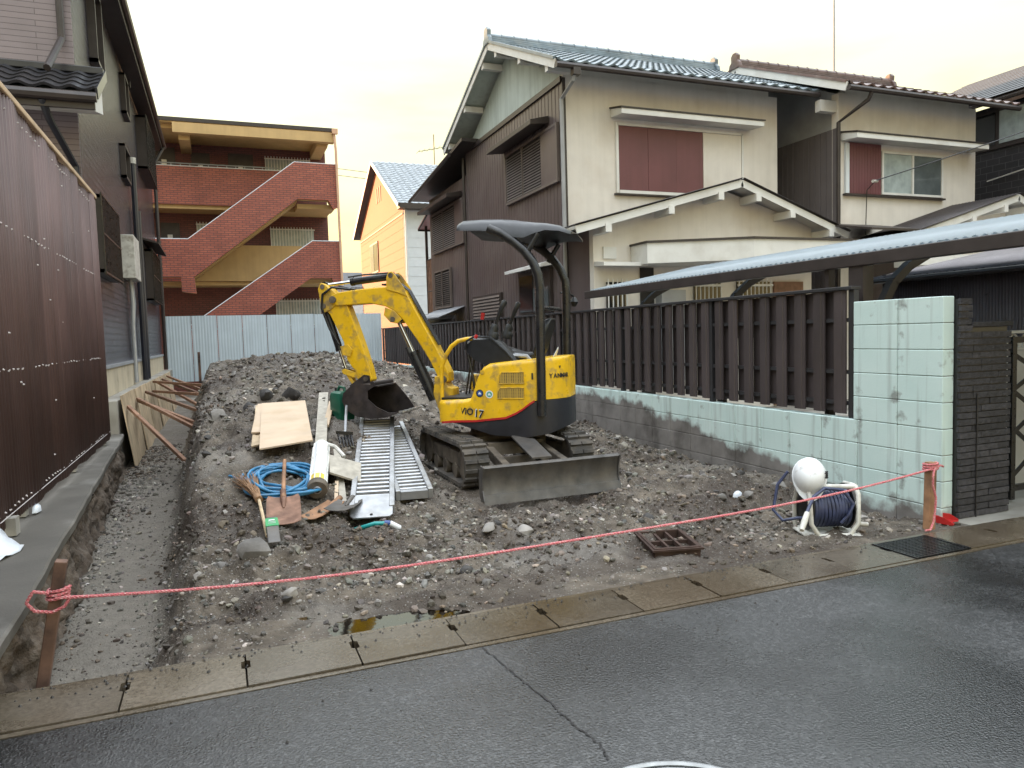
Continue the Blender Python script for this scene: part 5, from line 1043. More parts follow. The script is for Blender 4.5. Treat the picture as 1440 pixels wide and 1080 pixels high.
UB(MB().tube([(-.40, .24, 1.12), (-.36, .25, 1.17), (-.26, .25, 1.18), (-.18, .25, 1.17)], .022, 8), 'armrest', 'alu', st, smooth=40)
UB(MB().add([(-.60, .02, 1.16), (-.60, .16, 1.16), (-.64, .10, 1.25), (-.62, .0, 1.23)], [(0, 1, 2, 3)]), 'paper_slip', 'sheet', solid=.004)
# yellow grab rail
UB(MB().tube([(.475, .37, .76), (.475, .37, 1.02), (.46, .37, 1.11), (.42, .37, 1.20), (.36, .37, 1.285), (.29, .365, 1.335), (.20, .36, 1.352), (.15, .36, 1.355)], .021, 10), 'grab_rail', 'yellow', smooth=50)
# canopy
for l in (.47, -.44):
    q_ = 0 if l > 0 else -.07
    p = UB(MB().tube([(-.545+q_, l, .62 if l > 0 else 1.1), (-.555+q_, l, 1.80), (-.545+q_, l, 1.92), (-.50+q_, l, 2.04), (-.42+q_, l, 2.15), (-.32+q_, l, 2.24), (-.20+q_, l, 2.32), (-.08+q_, l, 2.375)], .043, 10), 'canopy_post', 'black', smooth=50)
    UB(MB().tube([(-.44, l, 2.12), (-.56, l, 2.30)], .026, 8), 'post_brace', 'black', p, smooth=50)
UB(MB().tube([(-.555, .47, 1.62), (-.60, .2, 1.62), (-.60, -.2, 1.62), (-.555, -.44, 1.62)], .02, 8), 'post_crossbar', 'black', smooth=50)
cr_ = []
for s, zl, zt, hw in ((.27, 2.405, 2.45, .33), (.26, 2.385, 2.475, .40), (.20, 2.375, 2.49, .44), (.0, 2.36, 2.485, .47), (-.2, 2.325, 2.47, .49), (-.32, 2.275, 2.455, .50), (-.42, 2.265, 2.435, .50), (-.52, 2.30, 2.42, .49), (-.62, 2.325, 2.41, .475), (-.74, 2.315, 2.385, .44), (-.83, 2.29, 2.335, .34)):
    cr_.append([(s, -hw, zl), (s, -hw+.02, (zl+zt)/2), (s, -hw+.09, zt-.012), (s, 0, zt), (s, hw-.09, zt-.012), (s, hw-.02, (zl+zt)/2), (s, hw, zl), (s, hw-.03, zl+.006), (s, 0, zl+.045), (s, -hw+.03, zl+.006)])
UB(MB().loft(cr_), 'canopy', m['canopy'] if 'canopy' in m else 'plastic', smooth=45)
mi = UB(MB().tube([(-.56, -.46, 1.80), (-.62, -.56, 1.80), (-.66, -.66, 1.77)], .010, 6), 'mirror_arm', 'black'); UB(MB().tube([(-.66, -.66, 1.66), (-.665, -.66, 1.71), (-.665, -.66, 1.76)], [.02, .045, .02], 10), 'mirror', 'plastic', mi, smooth=40)
# boom group
LC = .05                                            # the boom stands a little left of the centre line
UB(MB().prism([(.44, .60), (.60, .62), (.66, .80), (.64, .98), (.56, 1.0), (.50, .88), (.44, .86)], 1, LC-.09, LC+.09), 'swing_bracket', 'yellow_worn', bevel=.012)
bo = [(.57, .90), (.69, 1.15), (.82, 1.36), (.96, 1.56), (1.05, 1.655), (1.16, 1.71), (1.32, 1.745), (1.70, 1.735), (1.775, 1.76), (1.795, 1.80), (1.77, 1.845), (1.69, 1.875), (1.40, 1.90), (1.11, 1.91), (1.00, 1.90), (.92, 1.84), (.76, 1.54), (.62, 1.29), (.49, 1.02), (.49, .93)]
boom = UB(MB().prism(bo, 1, LC-.082, LC+.082), 'boom', 'yellow', bevel=.010)
bo_c = [(a*.0+a, b) for a, b in bo]
for l in (LC+.082, LC-.094):
    UB(MB().prism([(1.13, 1.88), (1.125, 2.0), (1.10, 2.055), (1.06, 2.06), (1.03, 2.03), (.94, 1.90), (.90, 1.80), (1.0, 1.84)], 1, l, l+.012), 'cylinder_lug', 'yellow_worn', boom, bevel=.004)
    UB(MB().prism([(1.15, 1.70), (1.17, 1.62), (1.10, 1.545), (1.02, 1.53), (.97, 1.57), (1.05, 1.66)], 1, l, l+.012), 'cylinder_lug', 'yellow_worn', boom, bevel=.004)
for (s, z, r_) in ((1.745, 1.80, .038), (1.075, 2.02, .026), (1.07, 1.575, .026), (.55, .95, .04)): UB(MB().cyl((s, LC-.10, z), (s, LC+.10, z), r_, 14), 'pin', 'muddy', boom, smooth=40)
for l in (-.03, .0, .03): UB(MB().tube([(.60, LC+l, 1.30), (.78, LC+l, 1.62), (.91, LC+l, 1.86), (1.0, LC+l, 1.93), (1.2, LC+l*1.3, 1.935)], .010, 6), 'boom_hose', 'black', boom, smooth=50)
ar = [(1.925, 1.93), (1.895, 1.985), (1.84, 1.97), (1.735, 1.875), (1.665, 1.80), (1.59, 1.73), (1.525, 1.55), (1.44, 1.30), (1.37, 1.07), (1.345, .955), (1.38, .92), (1.46, .94), (1.62, 1.16), (1.655, 1.36), (1.80, 1.65), (1.90, 1.74)]
arm = UB(MB().prism(ar, 1, LC-.064, LC+.064), 'dipper_arm', 'yellow', bevel=.008)
for l in (LC+.064, LC-.076):
    UB(MB().prism([(1.92, 1.92), (1.88, 1.985), (1.83, 1.96), (1.74, 1.86), (1.70, 1.76), (1.78, 1.70), (1.88, 1.66)], 1, l, l+.012), 'arm_cheek', 'yellow_worn', arm, bevel=.004)
    UB(MB().prism([(1.69, 1.31), (1.60, 1.33), (1.55, 1.27), (1.58, 1.20), (1.67, 1.22)], 1, l, l+.012), 'hose_bracket', 'yellow_worn', arm, bevel=.003)
for (s, z) in ((1.865, 1.94), (1.86, 1.74), (1.41, .965)): UB(MB().cyl((s, LC-.085, z), (s, LC+.085, z), .026, 14), 'pin', 'muddy', arm, smooth=40)
def ram(name, p, q, rb, rr, split, par):
    P_, Q_ = Vector((p[0], LC, p[1])), Vector((q[0], LC, q[1])); mid = P_.lerp(Q_, split); o = UB(MB().cyl(P_, mid, rb, 14).cyl(P_.lerp(Q_, split-.04), mid, rb*1.12, 14), name, 'black', par, smooth=40)
    UB(MB().cyl(mid, Q_, rr, 12), 'rod', 'chrome', o, smooth=40); UB(MB().cyl(Q_-Vector((0, .035, 0)), Q_+Vector((0, .035, 0)), rb*.9, 14), 'eye', 'black', o, smooth=40); return o
ram('arm_cylinder', (1.075, 2.02), (1.865, 1.96), .040, .018, .62, boom)
UB(MB().tube([(1.10, LC+.05, 2.05), (1.40, LC+.05, 2.045), (1.58, LC+.04, 2.03)], .010, 6), 'hose', 'black', boom, smooth=50)
ram('boom_cylinder', (.68, .74), (1.06, 1.585), .058, .024, .58, boom)
UB(MB().beam((.74, LC+.045, .84), (.94, LC+.045, 1.28), .02, .085, (0, 1, 0)), 'cylinder_guard', 'black', boom)
ram('bucket_cylinder', (1.885, 1.74), (1.665, 1.045), .038, .018, .68, arm)
UB(MB().tube([(1.55, LC+.06, 1.90), (1.75, LC+.085, 1.93), (1.86, LC+.09, 1.86), (1.88, LC+.085, 1.72), (1.80, LC+.08, 1.50), (1.70, LC+.075, 1.33)], .013, 8), 'arm_hose', 'black', arm, smooth=50)
UB(MB().tube([(1.55, LC-.06, 1.90), (1.75, LC-.085, 1.95), (1.88, LC-.09, 1.88), (1.90, LC-.085, 1.70), (1.82, LC-.07, 1.46)], .013, 8), 'arm_hose', 'black', arm, smooth=50)
for l in (LC+.045, LC-.057): UB(MB().prism([(1.70, 1.06), (1.66, 1.075), (1.50, 1.02), (1.46, .98), (1.49, .96), (1.68, 1.02)], 1, l, l+.012), 'bucket_link', 'yellow_worn', arm, bevel=.003)
UB(MB().prism([(1.69, 1.06), (1.65, 1.06), (1.545, .90), (1.575, .885)], 1, LC-.04, LC+.04), 'bucket_link', 'yellow_worn', arm, bevel=.004)
# bucket: shell swept across its width, open towards the machine
cur = [(1.20, .905), (1.36, .925), (1.50, .90), (1.585, .83), (1.60, .745), (1.555, .655), (1.44, .59), (1.28, .565), (1.10, .585), (.98, .625)]
BW0, BW1 = LC-.20, LC+.24
def thick(c, t):
    out = []
    for i, p in enumerate(c):
        a = c[max(0, i-1)]; b = c[min(len(c)-1, i+1)]; dx, dz = b[0]-a[0], b[1]-a[1]; L_ = math.hypot(dx, dz); out.append((p[0]-dz/L_*t, p[1]+dx/L_*t))
    return out
inn = thick(cur, -.014)
bk_ = UB(MB().prism(cur+inn[::-1], 1, BW0, BW1), 'bucket', 'bucketsteel', smooth=30)
for l, side in ((BW0-.012, cur+[(1.06, .74), (1.16, .86)]), (BW1, cur+[(1.10, .635), (1.22, .69), (1.31, .77), (1.31, .85), (1.25, .89)])): UB(MB().prism(side, 1, l, l+.012), 'side_plate', 'bucketsteel', bk_)
UB(MB().prism([(1.05, .588), (.93, .632), (.935, .642), (1.055, .605)], 1, BW0-.012, BW1+.012), 'cutting_lip', 'brightsteel', bk_)
for k in range(4): l = BW0+.02+k*(BW1-BW0-.09)/3; UB(MB().add([(.99, l, .612), (.99, l+.05, .612), (.90, l+.042, .642), (.90, l+.008, .642), (.99, l, .642), (.99, l+.05, .642), (.90, l+.042, .652), (.90, l+.008, .652)], [(0,3,2,1),(4,5,6,7),(0,1,5,4),(1,2,6,5),(2,3,7,6),(3,0,4,7)]), 'tooth', 'brightsteel', bk_)
UB(MB().cyl((1.25, BW0-.01, .925), (1.25, BW1+.01, .925), .026, 12), 'bucket_bar', 'bucketsteel', bk_, smooth=40)
for l in (LC-.075, LC+.063): UB(MB().prism([(1.36, .92), (1.37, 1.0), (1.43, 1.01), (1.52, .95), (1.60, .90), (1.58, .84), (1.50, .90)], 1, l, l+.012), 'bucket_ear', 'bucketsteel', bk_)
# ================================================================ things on the plot
def slope_m(a, b, dz=0.0):
    """frame lying on the ground from point a to point b (x, y)"""
    return frame_m(on(*a, dz), on(*b, dz))
def lbox(mb_args, name, ma, parent, **k): return MB().box(*mb_args).build(name, ma, parent, local=True, **k)
# ---- alloy ramps
def ramp(p0, p1, w, label, plate):
    M = frame_m(p0, p1); L = (Vector(p1)-Vector(p0)).length; T = thing_m('loading_ramp', label, 'ramp', M, 'pair of alloy loading ramps')
    for sx in (-1, 1): MB().box(sx*w/2-.022, sx*w/2+.022, .02 if plate else 0, L, -.055, .035).build('side_rail', 'alu', T, local=True, bevel=.006)
    n = int(L/.085); rg = mesh(MB().prism([(-.019, 0), (-.016, .018), (.0, .024), (.016, .018), (.019, 0)], 0, -w/2+.023, w/2-.023), 'alu')
    for k in range(n): piece('rung', rg, T, (0, .10+k*(L-.14)/n, -.005), local=True)
    lbox((-w/2+.024, w/2-.024, .05, L-.02, -.045, -.03), 'deck', 'muddy' if plate else 'dark', T)
    if plate:
        MB().prism([(-w/2-.005, -.10), (-w/2+.02, -.135), (w/2-.02, -.135), (w/2+.005, -.10), (w/2+.005, .22), (-w/2-.005, .22)], 2, .012, .022).xf(Matrix.Rotation(R(3), 4, 'X')).build('end_plate', 'alu', T, local=True)
        MB().cyl((.0, -.10, .015), (0, -.10, .0235), .011, 10).build('plate_hole', 'dark', T, local=True)
    else: lbox((-w/2+.023, w/2-.023, 0, .05, -.05, .02), 'end_bar', 'alu', T)
    return T
ramp((1.035, 5.68, gz(1.03, 5.68)+.055), (1.53, 7.83, .655), .31, 'alloy loading ramp with ribbed deck and flat end plate, under the digger bucket', True)
ramp((1.44, 5.93, gz(1.44, 5.93)+.06), (1.66, 7.9, .56), .27, 'alloy loading ramp with open rungs, half under the other ramp', False)
# ---- plywood sheets
def sheet_on(name, a, b, w, t, ma, label, cat, dz, group=None, poly=None):
    M = slope_m(a, b, dz); L = (Vector(on(*b))-Vector(on(*a))).length
    mb = MB().prism(poly, 2, 0, t) if poly else MB().box(-w/2, w/2, 0, L, 0, t)
    o = mb.build(name, ma, None, bevel=.002); o.matrix_world = M; return tag(o, label, cat, group)
def plate_pts(p, t, name, ma, label, cat):
    """thin sheet through four corner points"""
    P = [Vector(q) for q in p]; n = (P[1]-P[0]).cross(P[3]-P[0]).normalized()
    if n.z < 0: n = -n
    o = MB().add(P+[q+n*t for q in P], [(3,2,1,0),(4,5,6,7),(0,1,5,4),(1,2,6,5),(2,3,7,6),(3,0,4,7)]).build(name, ma); return tag(o, label, cat)
plate_pts([on(.22, 7.02, .05), on(.55, 7.02, .05), on(.62, 8.36, .05), on(.33, 8.36, .05)], .014, 'plywood_sheet', 'plyold', 'lower plywood sheet showing along the left side of the stack', 'plywood')
plate_pts([on(.235, 7.35, .075), on(.60, 7.35, .075), on(.66, 8.40, .075), on(.35, 8.40, .075)], .014, 'plywood_sheet', 'ply', 'middle plywood sheet, its upper left corner showing above the lower one', 'plywood')
plate_pts([on(.275, 6.74, .10), on(.735, 6.80, .10), on(.84, 8.32, .10), on(.39, 8.38, .10)], .014, 'plywood_sheet', 'ply', 'big clean plywood sheet on top of the stack beside the blue hose', 'plywood')
# ---- planks and boards
def plank(a, b, w, t, ma, label, dz=.02, name='plank', cat='plank'):
    M = slope_m(a, b, dz); L = (Vector(on(*b))-Vector(on(*a))).length; o = MB().box(-w/2, w/2, 0, L, 0, t).build(name, ma, None, bevel=.003); o.matrix_world = M; return tag(o, label, cat)
plank((.79, 6.72), (1.10, 8.80), .105, .028, 'timber', 'long weathered grey plank between the plywood and the green can', .05)
plank((.95, 7.52), (1.11, 8.22), .055, .03, 'ply', 'short pale batten right of the long grey plank', .05)
plank((.86, 5.98), (.96, 6.92), .062, .035, 'timber', 'narrow grey board under the square offcut beside the ramp', .02)
plank((.80, 5.95), (.86, 6.28), .03, .025, 'ply', 'short pale stick beside the dark shovel', .035)
tag(MB().tube([on(.73, 6.92, .04), on(.80, 7.6, .05), on(.92, 8.36, .04)], .006, 6).build('steel_rod', 'muddy'), 'thin dark steel rod along the right edge of the plywood', 'rod')
plate_pts([on(.80, 6.27, .10), on(1.05, 6.24, .10), on(1.10, 6.50, .10), on(.83, 6.56, .10)], .018, 'board_offcut', 'timber', 'square whitish board offcut lying against the alloy ramp', 'board')
# ---- green can
can = thing('jerry_can', 'green plastic fuel can standing left of the digger bucket', 'fuel can', on(1.17, 7.88), rot=(0, 0, R(20)))
MB().loft([[(x*k, y*k2, z) for x, y in ((-.08, -.11), (.08, -.11), (.09, -.09), (.09, .09), (.08, .11), (-.08, .11), (-.09, .09), (-.09, -.09))] for z, k, k2 in ((0, .92, .95), (.02, 1, 1), (.24, 1, 1), (.28, .9, .92), (.30, .5, .75))]).build('body', 'green', can, local=True, smooth=40)
MB().tube([(0, -.07, .29), (0, -.06, .335), (0, .04, .345), (0, .07, .30)], .014, 8).build('handle', 'green', can, local=True, smooth=40); MB().cyl((0, .085, .28), (0, .10, .33), .025, 12).build('cap', 'black', can, local=True, smooth=40)
# ---- grubbing tool behind the ramp
tl = thing('grubbing_hoe', 'short hoe with steel shaft and muddy black head left of the ramps', 'hoe', on(1.07, 7.15))
MB().tube([on(1.20, 7.75, .22), on(1.12, 7.35, .10), on(1.08, 7.18, .05)], .014, 8).build('handle', 'alu', tl, smooth=40)
mb = MB()
for k in range(5): mb.tube([on(1.02+k*.03, 7.20, .06), on(1.01+k*.03, 7.08, .05), on(1.01+k*.03, 6.98, .01)], [.014, .013, .006], 6)
mb.beam(on(1.0, 7.2, .06), on(1.16, 7.2, .06), .03, .03).build('tines', 'black', tl, smooth=40)
# ---- blue hose coil
def coil(cx, cy, n, rx, ry, seed, r, ma, name, tail=None):
    rr = random.Random(seed); pts = []; N_ = 26
    for k in range(n*N_):
        t = 2*math.pi*k/N_; q = k/N_; f = 1+.17*math.sin(q*1.9+seed)+.05*math.sin(t*2+q); ox = .05*math.sin(q*2.3); oy = .05*math.cos(q*1.7+1)
        x, y = cx+ox+rx*f*math.cos(t), cy+oy+ry*f*math.sin(t); pts.append((x, y, gz(x, y, False)+.035+.010*(q % 5)+.012*math.sin(t*3+q*2)))
    if tail: pts = [Vector(p) for p in tail]+pts
    return MB().tube(pts, r, 7).build(name, ma, smooth=60)
tag(coil(.42, 6.26, 13, .24, .31, 3, .0125, 'hoseblue', 'coiled_hose', [on(.02, 6.62, .03), on(.05, 6.42, .03), on(.14, 6.30, .04), on(.26, 6.45, .05), on(.5, 6.57, .06)]), 'coil of blue hose on the soil below the plywood', 'hose')
# ---- white tube with dark end cap
p, q = Vector(on(.665, 5.99, .095)), Vector(on(.80, 6.72, .10)); T = thing_m('insulated_tube', 'white ribbed tube with round grey end cap beside the blue hose', 'tube', frame_m(p, q)); L = (q-p).length
MB().prism([(.068*math.cos(t*math.pi/5), .068*math.sin(t*math.pi/5)) for t in range(10)], 1, .05, L).build('casing', 'white', T, local=True)
for k in range(10): MB().beam((.07*math.cos(k*math.pi/5), .06, .07*math.sin(k*math.pi/5)), (.07*math.cos(k*math.pi/5), L-.02, .07*math.sin(k*math.pi/5)), .010, .010).build('rib', 'offwhite', T, local=True)
MB().tube([(0, -.015, 0), (0, 0, 0), (0, .05, 0)], [.076, .083, .083], 24).build('end_cap', 'muddy', T, local=True, smooth=40); MB().cyl((0, -.022, 0), (0, -.010, 0), .022, 16).build('hub', 'dark', T, local=True); MB().tube([(0, -.02, 0), (0, -.016, 0)], [.03, .034], 16).build('hub_ring', 'alu', T, local=True)
MB().prism([(.0705*math.cos(t*math.pi/5), .0705*math.sin(t*math.pi/5)) for t in range(1, 5)]+[(.069*math.cos(t*math.pi/5), .069*math.sin(t*math.pi/5)) for t in range(4, 0, -1)], 1, .06, .16).build('label_band', 'yellowlabel', T, local=True)
MB().tube([(0, L, .0), (.02, L+.02, .02), (.12, L-.02, .0), (.2, L-.15, -.04)], .018, 8).build('strap', 'offwhite', T, local=True, smooth=40)
# ---- shovels
def shovel(a, b, w, label, ma, hand, dark=None):
    T = thing_m('square_shovel', label, 'shovel', slope_m(a, b, .035)); L = (Vector(on(*b))-Vector(on(*a))).length; rings = []
    for y, k, zc in ((0, .98, .0), (.05, 1., .0), (L*.55, 1.02, .012), (L-.03, 1., .024), (L, .9, .035)):
        rings.append([(-w/2*k, y, zc+.022), (-w*.3*k, y, zc+.006), (0, y, zc), (w*.3*k, y, zc+.006), (w/2*k, y, zc+.022), (w/2*k, y, zc+.026), (w*.3*k, y, zc+.010), (0, y, zc+.004), (-w*.3*k, y, zc+.010), (-w/2*k, y, zc+.026)])
    MB().loft(rings).build('blade', ma, T, local=True, smooth=40)
    MB().tube([(0, L*.62, .018), (0, L*.85, .04), (0, L+.06, .065)], [.008, .022, .024], 10).build('socket', ma, T, local=True, smooth=40)
    if hand: MB().tube([(0, L*.9, .055), (.01, L+.30, .10), (.02, L+.75, .06)], .016, 10).build('handle', 'stake', T, local=True, smooth=40)
    return T
shovel((.36, 5.40), (.39, 5.80), .24, 'rusty square shovel lying flat in front of the blue hose', 'rust', True)
shovel((.56, 5.64), (.80, 5.92), .17, 'brown shovel lying tilted between the rusty shovel and the ramp', 'stake', False)
shovel((.76, 5.60), (.90, 5.86), .22, 'dark grey shovel blade tucked against the end of the ramp', 'bladesteel', False)
# ---- broom, chisel, teal hose
T = thing('straw_broom', 'short straw broom with bamboo handle left of the rusty shovel', 'broom', on(.2, 5.9))
a, b, c = Vector(on(.235, 5.22, .06)), Vector(on(.215, 5.83, .07)), Vector(on(.13, 6.30, .06))
MB().tube([a, a.lerp(b, .5), b, b.lerp(c, .15)], .0125, 8).build('handle', 'bamboo', T, smooth=40); mb = MB(); r = random.Random(8)
for k in range(90):
    e_ = c+Vector((r.uniform(-.11, .10), r.uniform(-.10, .12), r.uniform(-.04, .06))); s_ = b+Vector((r.uniform(-.02, .02), r.uniform(-.02, .02), r.uniform(-.015, .02))); md = s_.lerp(e_, .5)+Vector((0, 0, .015)); mb.tube([s_, md, e_], [.003, .0028, .0012], 4)
tag(mb.build('bristles', 'straw', T), kind='stuff'); MB().tube([b.lerp(c, -.02), b.lerp(c, .13)], .03, 10).build('binding', 'straw', T, smooth=40)
T = thing_m('wide_chisel', 'dark grey chisel with green label beside the big boulder', 'chisel', slope_m((.265, 4.98), (.275, 5.44), .03)); L = .46
MB().loft([[(-w_, y, 0), (w_, y, 0), (w_, y, t), (-w_, y, t)] for y, w_, t in ((0, .040, .012), (.12, .040, .035), (.30, .042, .045), (.44, .036, .045))]).build('body', 'bladesteel', T, local=True, bevel=.006)
MB().loft([[(-w_, y, -.002), (w_, y, -.002), (w_, y, t), (-w_, y, t)] for y, w_, t in ((.24, .0435, .0455), (.40, .0415, .048))]).build('green_label', m['labelgreen'] if 'labelgreen' in m else 'decal_green', T, local=True)
MB().box(-.025, .025, .28, .285, .0475, .0495).box(-.025, .025, .31, .315, .048, .0500).box(-.02, .02, .34, .36, .048, .0502).build('label_print', 'white', T, local=True)
T = thing('teal_hose_end', 'short teal hose end with white fitting in front of the ramp', 'hose', on(1.05, 5.4))
MB().tube([on(.88, 5.52, .03), on(.92, 5.45, .03), on(1.0, 5.40, .03), on(1.08, 5.385, .03)], .016, 10).build('hose', 'hoseteal', T, smooth=50); MB().tube([on(1.07, 5.387, .03), on(1.11, 5.382, .03)], .021, 12).build('collar', 'decal_blue', T, smooth=40); MB().tube([on(1.11, 5.382, .03), on(1.17, 5.375, .03), on(1.19, 5.372, .03)], [.023, .023, .016], 12).build('fitting', 'white', T, smooth=40)
# ---- cast iron drain box
T = thing('iron_drain_box', 'rusty cast iron drain frame half buried in front of the digger blade', 'drain box', (2.79, 4.25, .016), rot=(R(2), 0, R(-14)))
def rim(x0, x1, y0, y1, z0, z1, t): return MB().box(x0, x1, y0, y0+t, z0, z1).box(x0, x1, y1-t, y1, z0, z1).box(x0, x0+t, y0+t, y1-t, z0, z1).box(x1-t, x1, y0+t, y1-t, z0, z1)
rim(-.16, .16, -.20, .20, -.10, .055, .022).build('frame', 'castiron', T, local=True, bevel=.004); MB().box(-.137, .137, -.177, .177, -.09, -.075).build('base', 'dark', T, local=True)
for x in (-.045, .045): MB().box(x-.008, x+.008, -.178, .178, .01, .045).build('bar', 'castiron', T, local=True)
MB().box(-.137, .137, -.008, .008, .008, .040).build('cross_bar', 'castiron', T, local=True); rim(-.175, .175, -.215, .215, .035, .048, .014).build('flange', 'castiron', T, local=True)
# ---- hose reel and helmet
RX, RY = 4.06, 4.12; T = thing('hose_reel', 'white framed hose reel wound with navy hose beside the block wall', 'hose reel', (RX, RY, gz(RX, RY)), rot=(0, 0, R(-20)))
def tl_(mb, n, ma, par=T, **k): return mb.build(n, ma, par, local=True, **k)
for s in (-1, 1):
    pts = [(s*.165, -.13, .015), (s*.17, -.16, .10), (s*.175, -.145, .30), (s*.175, -.10, .355), (s*.175, .06, .345), (s*.172, .13, .20), (s*.165, .14, .015)]
    tl_(MB().tube([(s*.11, -.15, .01), *pts[1:2], pts[2], pts[3]], .017, 8), 'front_leg', 'offwhite', smooth=50); tl_(MB().tube(pts[3:], .017, 8), 'rear_leg', 'offwhite', smooth=50)
    tl_(MB().tube([(s*.145, 0, .19), (s*.15, 0, .19)], .165, 28), 'reel_flange', 'plastic', smooth=40); tl_(MB().loft([[(s*.10-.10, y, z), (s*.10+.10, y, z), (s*.10+.09, y, z+.02), (s*.10-.09, y, z+.02)] for y, z in ((-.19, -.005), (-.15, 0), (.13, 0), (.17, -.005))]), 'foot', 'offwhite', bevel=.008)
tl_(MB().tube([(-.175, -.10, .36), (.175, -.10, .35)], .018, 8), 'carry_handle', 'offwhite', smooth=50); tl_(MB().tube([(-.12, -.15, .012), (.12, -.15, .012)], .016, 8), 'front_bar', 'offwhite', smooth=50); tl_(MB().cyl((-.15, 0, .19), (.15, 0, .19), .06, 16), 'drum', 'plastic', smooth=40)
mb = MB()
for ly, r0 in ((0, .085), (1, .112), (2, .138)):
    for k in range(11): mb.tube([(-.125+k*.025+.004*math.sin(t*.7+k), r0*math.cos(t*math.pi/12), .19+r0*math.sin(t*math.pi/12)) for t in range(24)], .0125, 6, closed=True)
tl_(mb, 'wound_hose', 'hosenavy', smooth=60)
tl_(MB().tube([(.05, -.145, .10), (.10, -.16, .16), (.13, -.165, .24), (.06, -.15, .34), (-.08, -.17, .36), (-.17, -.20, .31), (-.22, -.24, .25), (-.26, -.28, .20)], .0125, 8), 'loose_hose', 'hosenavy', smooth=60); tl_(MB().tube([(-.25, -.275, .215), (-.29, -.32, .165), (-.33, -.37, .12)], [.018, .022, .016], 10), 'nozzle', 'offwhite', smooth=40)
tl_(MB().tube([(-.14, -.05, .12), (-.24, -.08, .13), (-.32, -.02, .10), (-.36, .06, .16), (-.31, .10, .34), (-.24, .08, .44)], .0115, 8), 'loose_hose', 'hosenavy', smooth=60)
ck = tl_(MB().tube([(.19, 0, .19), (.225, 0, .19)], .03, 12), 'crank_hub', 'offwhite', smooth=40); tl_(MB().tube([(.225, 0, .20), (.228, -.02, .10), (.225, -.03, .065)], .014, 8), 'crank_arm', 'offwhite', ck, smooth=50); tl_(MB().tube([(.22, -.03, .06), (.30, -.035, .05)], .017, 10), 'crank_knob', 'offwhite', ck, smooth=50)
He = thing('safety_helmet', 'white safety helmet hung on the corner of the hose reel', 'helmet', (3.915, 4.12, .425+gz(RX, RY)), rot=tuple(Vector((-.50, -.62, .45)).to_track_quat('Z', 'Y').to_euler()))
rings = []
for k in range(9):
    a = k*math.pi/2/8; rr_ = math.cos(a)**.75 if k < 8 else .02; rings.append([(.112*rr_*math.cos(t*math.pi/14), .135*rr_*math.sin(t*math.pi/14), .135*math.sin(a)) for t in range(28)])
MB().loft(rings).build('shell', 'white', He, local=True, smooth=60)
MB().loft([[(q_*.112*math.cos(t*math.pi/14), q_*.135*math.sin(t*math.pi/14)-(.045*max(0, -math.sin(t*math.pi/14))**2 if j in (1, 2) else 0), z) for t in range(28)] for j, (q_, z) in enumerate(((.97, .0), (1.06, -.006), (1.06, .0), (.99, .008)))], cap=False).build('brim', 'white', He, local=True, smooth=60)
for k in range(8): MB().cyl((.096+.004*(k % 2), -.03+.014*(k % 4), .055+.022*(k//4)), (.118, -.03+.014*(k % 4), .060+.022*(k//4)), .004, 6).build('vent_hole', 'dark', He, local=True)
# ---- stakes and rope
sl0, sl1 = Vector((-.925, 4.02, -.40)), Vector((-.745, 3.96, .50)); s0 = thing('wooden_stake', 'leaning dark wooden stake in the trench by the concrete strip', 'stake', (-.85, 3.98, -.25)); MB().beam(sl0, sl1, .052, .048, (0, -1, 0)).build('shaft', 'stake_old', s0, bevel=.005)
s1 = thing('wooden_stake', 'upright orange-brown wooden stake in front of the mint wall', 'stake', (4.73, 3.80, 0)); MB().beam((4.715, 3.80, -.25), (4.735, 3.80, .49), .062, .055, (0, -1, 0)).build('shaft', 'stake', s1, bevel=.004)
def rope(P, rad=.0062, pitch=.055):
    P = [Vector(p) for p in P]; mb = MB(); L = [0]
    for a, b in zip(P, P[1:]): L.append(L[-1]+(b-a).length)
    tot = L[-1]; n = max(12, int(tot/pitch*7)); strands = [[], [], []]; nrm = None
    for k in range(n+1):
        s = tot*k/n; i = min(len(P)-2, max(j for j in range(len(L)) if L[j] <= s+1e-9) if s < tot else len(P)-2); t = (s-L[i])/max(1e-9, L[i+1]-L[i]); p = P[i].lerp(P[i+1], t); d = (P[i+1]-P[i]).normalized()
        if nrm is None: nrm = d.orthogonal().normalized()
        nrm = (nrm-d*nrm.dot(d)).normalized(); bn = d.cross(nrm)
        for j in range(3): a = 2*math.pi*(s/pitch+j/3); strands[j].append(p+(nrm*math.cos(a)+bn*math.sin(a))*rad*.62)
    for st_ in strands: mb.tube(st_, rad*.72, 5)
    return mb
ra, rb = Vector((-.775, 3.925, .335)), Vector((4.725, 3.765, .455)); mb = rope([ra.lerp(rb, t)+Vector((0, 0, -.125*4*t*(1-t)-.012*math.sin(t*9))) for t in [k/40 for k in range(41)]])
def wrap(c, ax, r_, turns, h): return [(c[0]+ax.x*h*k/(turns*12)+r_*math.cos(k*math.pi/6), c[1]+r_*math.sin(k*math.pi/6), c[2]+h*k/(turns*12)) for k in range(int(turns*12)+1)]
for (c, r_) in (((-.775, 3.972, .315), .045), ((4.731, 3.80, .43), .048)): mb.add(*(lambda q: (q.v, q.f))(rope(wrap(c, Vector((.2 if c[0] < 0 else 0.03, 0, 0)), r_, 3, .055), .0062)))
mb.add(*(lambda q: (q.v, q.f))(rope([(-.80, 3.93, .36), (-.86, 3.92, .38), (-.89, 3.92, .33), (-.86, 3.925, .285), (-.79, 3.925, .27), (-.74, 3.925, .29), (-.71, 3.925, .335)])))
